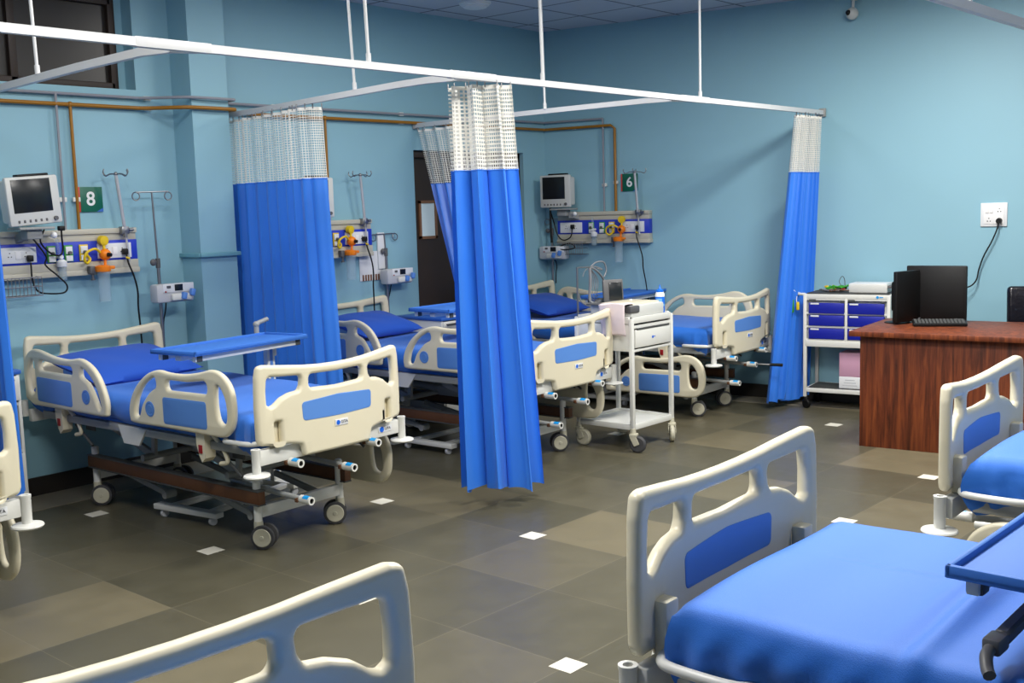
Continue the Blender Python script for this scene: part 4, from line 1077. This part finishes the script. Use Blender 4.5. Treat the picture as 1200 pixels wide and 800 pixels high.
# recorder
TX, TY = 3.387, -1.44
ec = root('chart_recorder', 'cream electrocardiograph with fold-up screen on the white trolley', 'medical recorder', (TX - .025, TY - .03, .9475), 0)
m = MB(); m.box((.0, -.02, .045), (.41, .36, .085), .012); m.build('recorder_body', MONW, ec)
m = MB(); m.box((.02, -.03, .091), (.36, .26, .012), .005); m.build('key_deck', CREAM, ec)
m = MB(); m.box((-.165, -.18, .062), (.11, .06, .05), .01); m.build('corner_grip', DGREY, ec)
m = MB(); m.box((-.19, .0, .09), (.10, .34, .012), .004); m.build('paper_cover', DGREY, ec)
m = MB(); m.box((.06, .15, .165), (.155, .03, .17), .008, (-.12, 0, -.6)); sc_ = m.build('display', DGREY, ec)
m = MB(); m.box((.0626, .1272, .165), (.10, .006, .13), .002, (-.12, 0, -.6)); m.build('display_screen', SCREEN, sc_)
m = MB(); m.lathe([(0, 0), (.012, 0), (.012, .008), (0, .01)], (.10, .02, .097)); m.build('round_key', SOCKET, ec)
pp = MB()
def pf(u, v):
    y = -.19 + .22 * u
    if v < .25: return Vector((-.14 - .125 * v / .25, y, .103 + .004 * math.sin(6 * u)))
    t = (v - .25) / .75
    return Vector((-.268 - .012 * math.sin(3 * t + 2 * u), y - .01 * t, .10 - .22 * t + .006 * math.sin(5 * u)))
pp.grid(pf, 14, 20); o = pp.build('paper_strip', PAPER); o.location = ec.location
bmx = bmesh.new(); bmx.from_mesh(o.data); bmesh.ops.solidify(bmx, geom=bmx.faces[:], thickness=.0012); bmx.to_mesh(o.data); bmx.free()
tag(o, 'pale pink chart paper hanging over the trolley side', 'paper')
# leads
ld = root('lead_cable', 'tangle of grey recorder leads hung on the trolley arm', 'cable', (TX - W2 + .15, TY + D2 - .01, .09))
m = MB()
m.tube([(0, 0, 1.20), (-.01, -.01, 1.10), (-.02, -.01, 1.0), (-.02, -.02, .95), (.03, -.06, .93)], .011, 8)
m.tube([(0, 0, 1.20), (.08, .0, 1.235), (.17, .0, 1.23), (.20, 0, 1.17), (.17, 0, 1.12)], .006, 7)
m.tube([(0, 0, 1.20), (.06, -.0, 1.185), (.14, 0, 1.13), (.19, 0, 1.06), (.19, -.02, .99), (.14, -.03, .955)], .008, 7)
m.tube([(0, 0, 1.20), (.05, .0, 1.205), (.12, 0, 1.19), (.15, 0, 1.175), (.08, 0, 1.19)], .005, 6)
for k in range(5):
    a = .02 + k * .018; m.tube([(0, 0, 1.20), (a, .01, 1.17 - .01 * k), (a + .02, .01, 1.08), (a + .01 * (k % 3) - .02, .0, 1.0), (a + .02, 0, .95 + .01 * k)], .0028, 5)
m.tube([(-.02, 0, 1.195), (-.06, 0, 1.18), (-.085, 0, 1.14)], .003, 5)
m.tube([(-.14, 0, 1.02), (-.12, -.01, .96), (-.05, -.02, .925), (.02, -.03, .92)], .0055, 6)
m.build('lead_strand', WIRE, ld)
m = MB(); m.box((.06, -.03, .945), (.09, .05, .035), .01, (0, -.3, .2)); m.build('lead_block', DGREY, ld)
# bottle
bt = root('spray_bottle', 'blue and white gel bottle with pointed blue nozzle on the trolley', 'bottle', (TX + .225, TY - .165, .9475))
m = MB(); m.lathe([(0, 0), (.033, 0), (.035, .005), (.035, .115), (.0345, .118), (0, .118)]); m.build('bottle_body', BOTB, bt)
m = MB(); m.lathe([(.0346, .118), (.034, .135), (.028, .15), (.014, .156), (0, .156)]); m.build('bottle_shoulder', WHITE, bt)
m = MB(); m.lathe([(0, .15), (.027, .15), (.027, .166), (.012, .172), (.008, .18), (.003, .205), (0, .205)]); m.build('nozzle', BOTB, bt)
for z0_, h_, a0, a1 in ((.075, .03, 2.9, 4.2), (.05, .016, 2.8, 4.9), (.022, .012, 2.8, 4.6)):
    m = MB(); m.grid(lambda u, v: Vector((.0354 * math.cos(a0 + (a1 - a0) * u), .0354 * math.sin(a0 + (a1 - a0) * u), z0_ + h_ * v)), 12, 1); m.build('bottle_label', BOTLAB, bt)

# ------------------------------------------------------------------ drawer cart along the right wall
uX = Vector((BS, -1, 0)).normalized(); nX = Vector((1, BS, 0)).normalized()
ca = math.atan2(uX.y, uX.x)
ct = root('drawer_trolley', 'white trolley with six blue drawers against the right wall', 'trolley', (5.31, -1.885, 0), ca)
# local: x along front (left->right as seen), y = depth toward wall is -? (rotate so +y points to wall)
CW, CD, CH_ = .70, .36, .955
for x in (0.012, CW - .012):
    for y in (.012, CD - .012):
        m = MB(); m.box((x, y, .53), (.028, .028, .86), .004); m.build('post', WHITEM, ct)
m = MB(); m.box((CW / 2, CD / 2, CH_ + .004), (CW - .04, CD - .04, .022), .003); m.build('top_mat', MATG, ct)
m = MB()
for y in (.012, CD - .012): m.box((CW / 2, y, CH_ - .012), (CW, .022, .036), .003)
for x in (.012, CW - .012): m.box((x, CD / 2, CH_ - .012), (.022, CD, .036), .003)
m.build('top_rim', WHITEM, ct)
m = MB(); m.box((CW / 2, CD / 2 + .02, .755), (CW - .03, CD - .04, .37)); m.box((CW / 2, .008, .55), (CW - .03, .02, .05), .003); m.box((CW / 2, .012, .75), (.022, .02, .38), .002)
for z in (.919, .803, .692, .582): m.box((CW / 2, .011, z), (CW - .05, .014, .016), .002)
m.build('drawer_housing', WHITEM, ct)
for cx_ in (.19, .51):
    for zc_ in (.847, .745, .636):
        m = MB(); m.box((cx_, .006, zc_), (.29, .022, .088), .003); dr = m.build('drawer', CARTB, ct)
        m = MB(); m.box((cx_ - .095, -.006, zc_ + .036), (.07, .004, .013), .001); m.build('drawer_label', SOCKET, dr)
for cx_ in (.19, .51):
    m = MB(); m.box((cx_ - .115, -.002, .913), (.055, .006, .014)); m.box((cx_ + .13, -.002, .904), (.032, .008, .018), .002); m.build('lock', DARKM, ct)
m = MB(); m.lathe([(0, 0), (.011, 0), (.011, .001), (0, .001)], (CW - .10, -.0005, .943), (0, -1, 0), 14); m.box((CW - .07, -.001, .943), (.03, .001, .008)); m.build('maker_mark', LABB, ct)
m = MB(); m.box((CW / 2, CD / 2, .165), (CW - .01, CD - .01, .012), .002)
for y in (.012, CD - .012): m.box((CW / 2, y, .158), (CW, .022, .034), .003)
m.build('lower_shelf', WHITEM, ct)
m = MB(); m.box((CW / 2, CD / 2, .1725), (CW - .05, CD - .05, .004)); m.build('shelf_mat', MATG, ct)
for x in (.02, CW - .02):
    for y in (.02, CD - .02):
        m = MB(); m.lathe([(0, -.014), (.034, -.014), (.04, -.009), (.04, .009), (.034, .014), (0, .014)], (x, y, .04), (.5, 1, 0), 20); m.box((x, y, .075), (.035, .035, .045), .008); m.build('caster', BLACK, ct)
m = MB(); m.tube([(.0, .05, .955), (-.06, .05, .957), (-.075, .10, .957), (-.075, CD - .1, .957), (-.06, CD - .05, .957), (0, CD - .05, .955)], .012, 10, 4); m.build('push_handle', WHITEM, ct)
ctm = Matrix.Translation((5.31, -1.885, 0)) @ Matrix.Rotation(ca, 4, 'Z')
def oncart(x, y, z): return ctm @ Vector((x, y, z))
bx = root('white_device', 'flat white case on top of the drawer trolley', 'case', oncart(.50, .20, CH_ + .0155), ca)
m = MB(); m.box((0, 0, .035), (.31, .22, .07), .008); m.build('case_body', MONW, bx)
m = MB(); m.box((0, 0, .072), (.30, .21, .008), .003); m.build('case_lid', SOCKET, bx)
m = MB(); m.box((.155, -.02, .05), (.03, .20, .02), .004, (0, 0, .2)); m.build('case_latch', DGREY, bx)
lp = root('lead_bundle', 'green and yellow tangle of electrode leads on the drawer trolley', 'cable', oncart(.22, .18, CH_ + .0155), ca)
rnd = random.Random(3)
for mt, n, R_ in ((GREEN, 7, .07), (YELLOW, 4, .06), (RUST, 5, .13), (RED, 2, .05), (BLACK, 3, .08), (WIRE, 5, .15)):
    m = MB()
    for k in range(n):
        a = rnd.uniform(0, 6.28); P = []
        cx_, cy_ = rnd.uniform(-.07, .09), rnd.uniform(-.05, .05)
        for j in range(5):
            P.append((cx_ + rnd.uniform(-R_, R_) * .7, cy_ + rnd.uniform(-R_, R_) * .5, rnd.uniform(.008, .05 if mt in (GREEN, YELLOW) else .025)))
        m.tube(P, .0075 if mt in (GREEN, YELLOW, RED) else .004, 6, 5)
    m.build('lead', mt, lp)
m = MB(); m.tube([(.05, .02, .03), (.02, .02, .08), (.04, .03, .125), (.06, .03, .10), (.065, .03, .03)], .003, 5); m.tube([(.12, .0, .03), (.15, .02, .055), (.19, .02, .065), (.205, .02, .05)], .004, 5); m.build('stiff_wire', DARKM, lp)
pk = root('carton', 'pink and white carton on the lower shelf of the drawer trolley', 'carton', oncart(.42, .17, .1750), ca)
m = MB(); m.box((0, 0, .20), (.28, .22, .20), .008); m.build('pink_upper', PINK, pk)
m = MB(); m.box((0, 0, .052), (.282, .222, .102), .008); lw = m.build('white_lower', SOCKET, pk)
m = MB()
for k in range(3): m.box((-.05, -.1115, .03 + k * .022), (.12 - .02 * k, .001, .008))
m.build('print_line', PUMPG, lw)
tg = root('tag_tie', 'green and yellow clips tied to the drawer trolley handle', 'clip', oncart(-.065, .0, .80), ca)
m = MB(); m.tube([(0, .04, .17), (-.03, .02, .20), (-.015, .0, .26), (-.04, .0, .265)], .003, 5); m.tube([(0, .05, .155), (-.06, .03, .12), (-.11, .02, .095)], .003, 5); m.tube([(0, .05, .16), (.0, .02, .12), (.005, .01, .09)], .003, 5); m.build('white_tie', WHITE, tg)
m = MB(); m.box((-.022, -.02, .06), (.026, .02, .11), .006); m.build('green_clip', GREEN, tg)
m = MB(); m.box((.018, .0, .06), (.026, .02, .07), .008); m.build('yellow_clip', YELLOW, tg)

# ------------------------------------------------------------------ desk
da = math.atan2(-.99225, .12426)
dk = root('wooden_desk', 'red-brown wood veneer desk in front of the right wall', 'desk', (4.206, -2.873, 0), da)
DW, DD, DH = 2.1, .86, .82
m = MB(); m.box((DW / 2, .012, .392), (DW, .024, .784), .002); m.build('front_panel', WOOD, dk)
m = MB(); m.box((DW / 2, DD / 2 - .03, DH - .018), (DW + .12, DD + .08, .036), .004); m.build('desk_top', WOOD, dk)
m = MB(); m.box((.012, DD / 2, .392), (.024, DD - .02, .784), .002); m.build('side_panel', WOOD, dk)
m = MB(); m.box((DW - .012, DD / 2, .392), (.024, DD - .02, .784), .002); m.build('side_panel', WOOD, dk)
dm = Matrix.Translation((4.206, -2.873, 0)) @ Matrix.Rotation(da, 4, 'Z')
def ondesk(x, y, z): return dm @ Vector((x, y, z))
DESKPOS = dict(mon=(.66, .72), mon2=(.30, .62), kb=(.45, .52))
def screen(x, y, rz, w, h, label, zb=.10):
    r = root('computer_monitor', label, 'computer monitor', ondesk(x, y, DH), da + rz, 'black computer monitors on the desk')
    m = MB(); m.box((0, 0, zb + h / 2), (w, .035, h), .008); m.build('bezel', BLACK, r)
    m = MB(); m.box((0, -.018, zb + h / 2 + .006), (w - .03, .004, h - .045), .001); m.build('screen', SCREEN if False else BLACK, r)
    m = MB(); m.box((0, .05, zb + h / 2), (w * .6, .07, h * .6), .02); m.build('rear_shell', BLACK, r)
    m = MB(); m.box((0, .095, .09), (.07, .025, .17), .006); m.build('stand_neck', BLACK, r)
    m = MB(); m.lathe([(0, 0), (.09, 0), (.09, .006), (.05, .012), (0, .012)], (0, .09, 0)); m.build('stand_base', BLACK, r)
    m = MB(); m.box((w * .38, -.0205, zb + .018), (.035, .001, .006)); m.build('maker_mark', WIRE, r)
screen(.35, .66, .0, .42, .40, 'black flat computer monitor facing the room on the desk', .015)
screen(.18, .54, 1.2, .30, .37, 'black computer monitor turned sideways at the left end of the desk', .015)
kb = root('keyboard', 'black computer keyboard on the desk before the monitors', 'keyboard', ondesk(.42, .46, DH + .012), da + .35)
kb.rotation_euler = (.16, 0, da + .35)
m = MB(); m.box((0, 0, .010), (.36, .13, .020), .005); m.build('keyboard_body', BLACK, kb)
m = MB()
for i in range(14):
    for j in range(5): m.box((-.158 + i * .0243, -.046 + j * .0232, .022), (.019, .018, .006), .0015)
m.build('keys', DARKM, kb)
# wall socket and cord
sw = local_root('switch_socket', 'white double socket plate on the right wall above the desk', 'socket', (XB(-3.2) - .001, -3.2), ca)
m = MB(); m.box((0, -.006, 1.578), (.195, .012, .185), .004); pl_ = m.build('face_plate', SOCKET, sw)
m = MB(); m.box((0, -.013, 1.578), (.15, .006, .145), .003); m.build('inner_plate', WHITE, pl_)
m = MB()
for x in (-.05, -.018): m.box((x, -.018, 1.615), (.026, .008, .05), .002)
m.build('rocker_switch', WHITE, pl_)
m = MB()
for cx_, cz_ in ((.04, 1.612), (-.035, 1.538)):
    for a, b in ((0, .012), (-.01, -.01), (.01, -.01)): m.cyl((cx_ + a, -.0155, cz_ + b), (cx_ + a, -.0175, cz_ + b), .0042, seg=8)
m.build('socket_hole', BLACK, pl_)
cd_ = local_root('power_lead', 'black power cord drooping from the wall socket to the monitors', 'cable', (XB(-3.2) - .001, -3.2), ca)
m = MB(); m.cyl((.04, -.012, 1.53), (.04, -.055, 1.528), .024, .02, 14); m.build('plug', BLACK, cd_)
m = MB(); m.tube([(.04, -.045, 1.515), (.03, -.055, 1.46), (-.01, -.05, 1.36), (-.06, -.05, 1.26), (-.095, -.05, 1.15), (-.11, -.06, 1.07), (-.15, -.08, 1.02), (-.22, -.12, 1.0)], .006, 8); m.build('cord', BLACK, cd_)

# office chair behind the desk at the right edge
ch = root('office_chair', 'black leatherette office chair behind the desk at the right edge', 'chair', (5.38, -3.77, 0), -1.1)
m = MB()
def cb_(u, v):
    a = u * 2 - 1; return Vector((a * .24, .24 + .05 * (1 - a * a) + .02 * math.sin(v * 3), .56 + .56 * v))
m.box((0, .26, .79), (.47, .07, .52), .03, (-.08, 0, 0), 3); m.build('backrest', BAGM, ch)
m = MB(); m.box((0, 0, .47), (.48, .48, .09), .035, None, 3); m.build('seat', BAGM, ch)
for s in (-1, 1):
    m = MB(); m.tube([(s * .27, .22, .50), (s * .29, .20, .66), (s * .28, .10, .70), (s * .28, -.12, .70), (s * .28, -.18, .64), (s * .26, -.15, .48)], .018, 10); a_ = m.build('armrest', DGREY, ch)
m = MB(); m.cyl((0, 0, .08), (0, 0, .43), .028); 
for k in range(5):
    a = k * 2 * PI / 5; m.bar((0, 0, .10), (.28 * math.cos(a), .28 * math.sin(a), .07), .04, .03)
m.build('swivel_base', BLACK, ch)
for k in range(5):
    a = k * 2 * PI / 5; m = MB(); m.lathe([(0, -.02), (.025, -.02), (.028, -.014), (.028, .014), (.025, .02), (0, .02)], (.28 * math.cos(a), .28 * math.sin(a), .028), (math.sin(a), math.cos(a), 0), 14); m.cyl((.28 * math.cos(a), .28 * math.sin(a), .03), (.28 * math.cos(a), .28 * math.sin(a), .075), .01, seg=8); m.build('caster', BLACK, ch)

# security camera and ceiling lamp
yc_ = -2.12
sc2 = root('security_camera', 'small white security camera high on the right wall', 'camera', (XB(yc_), yc_, 3.20), ca)
m = MB(); m.cyl((0, -.03, .19), (0, -.05, .07), .012); m.box((0, -.012, .18), (.05, .03, .08), .006); m.build('mount', WHITEM, sc2)
m = MB(); m.sphere((0, -.07, .03), .05); m.build('camera_head', MONW, sc2)
m = MB(); m.sphere((-.022, -.108, .035), .022); m.build('lens', BLACK, sc2)
cl = root('ceiling_fitting', 'round white ribbed fitting on the tiled ceiling', 'ceiling fitting', (3.62, .16, H))
m = MB(); m.lathe([(0, -.001), (.13, -.001), (.13, -.012), (.118, -.016), (.115, -.026), (.098, -.030), (.095, -.040), (.075, -.046), (.05, -.048), (0, -.05)], (0, 0, 0), (0, 0, 1), 32); m.build('ribbed_cover', WHITE, cl)

# ------------------------------------------------------------------ camera
f_, yaw, pit, roll = 1294.88, .7279, -.1197, -.0293
fw = Vector((math.cos(pit) * math.cos(yaw), math.cos(pit) * math.sin(yaw), math.sin(pit)))
rt = Vector((math.sin(yaw), -math.cos(yaw), 0)); up = rt.cross(fw)
r2 = rt * math.cos(roll) + up * math.sin(roll); u2 = up * math.cos(roll) - rt * math.sin(roll)
cam = bpy.data.cameras.new('camera'); co = bpy.data.objects.new('camera', cam); COL.objects.link(co)
M4 = Matrix((( r2.x, u2.x, -fw.x, -3.1356), (r2.y, u2.y, -fw.y, -6.1556), (r2.z, u2.z, -fw.z, 1.7360), (0, 0, 0, 1)))
co.matrix_world = M4
cam.sensor_width = 36; cam.lens = f_ / 1200 * 36; cam.clip_start = .05
SC.camera = co

# ------------------------------------------------------------------ light
def area(x, y, e, sx=1.1, sy=.5, col=(1, .97, .92)):
    l = bpy.data.lights.new('ceiling_light', 'AREA'); l.shape = 'RECTANGLE'; l.size = sx; l.size_y = sy; l.energy = e; l.color = col
    o = bpy.data.objects.new('ceiling_light', l); COL.objects.link(o); o.location = (x, y, H - .03); return o
for x, y, e in ((-1.6, -3.6, 90), (1.0, -4.0, 128), (3.7, -3.5, 125), (.1, -1.0, 27), (2.35, -1.0, 25), (-1.9, -1.0, 20), (.9, -7.0, 30), (3.6, -6.6, 26)):
    area(x, y, e)
wd = bpy.data.worlds.new('world'); SC.world = wd; wd.use_nodes = True
wd.node_tree.nodes['Background'].inputs[0].default_value = (.5, .6, .7, 1); wd.node_tree.nodes['Background'].inputs[1].default_value = 0.02
SC.view_settings.view_transform = 'Standard'; SC.view_settings.look = 'None'; SC.view_settings.gamma = 1; SC.view_settings.exposure = 0.12
SC.view_settings.use_curve_mapping = False
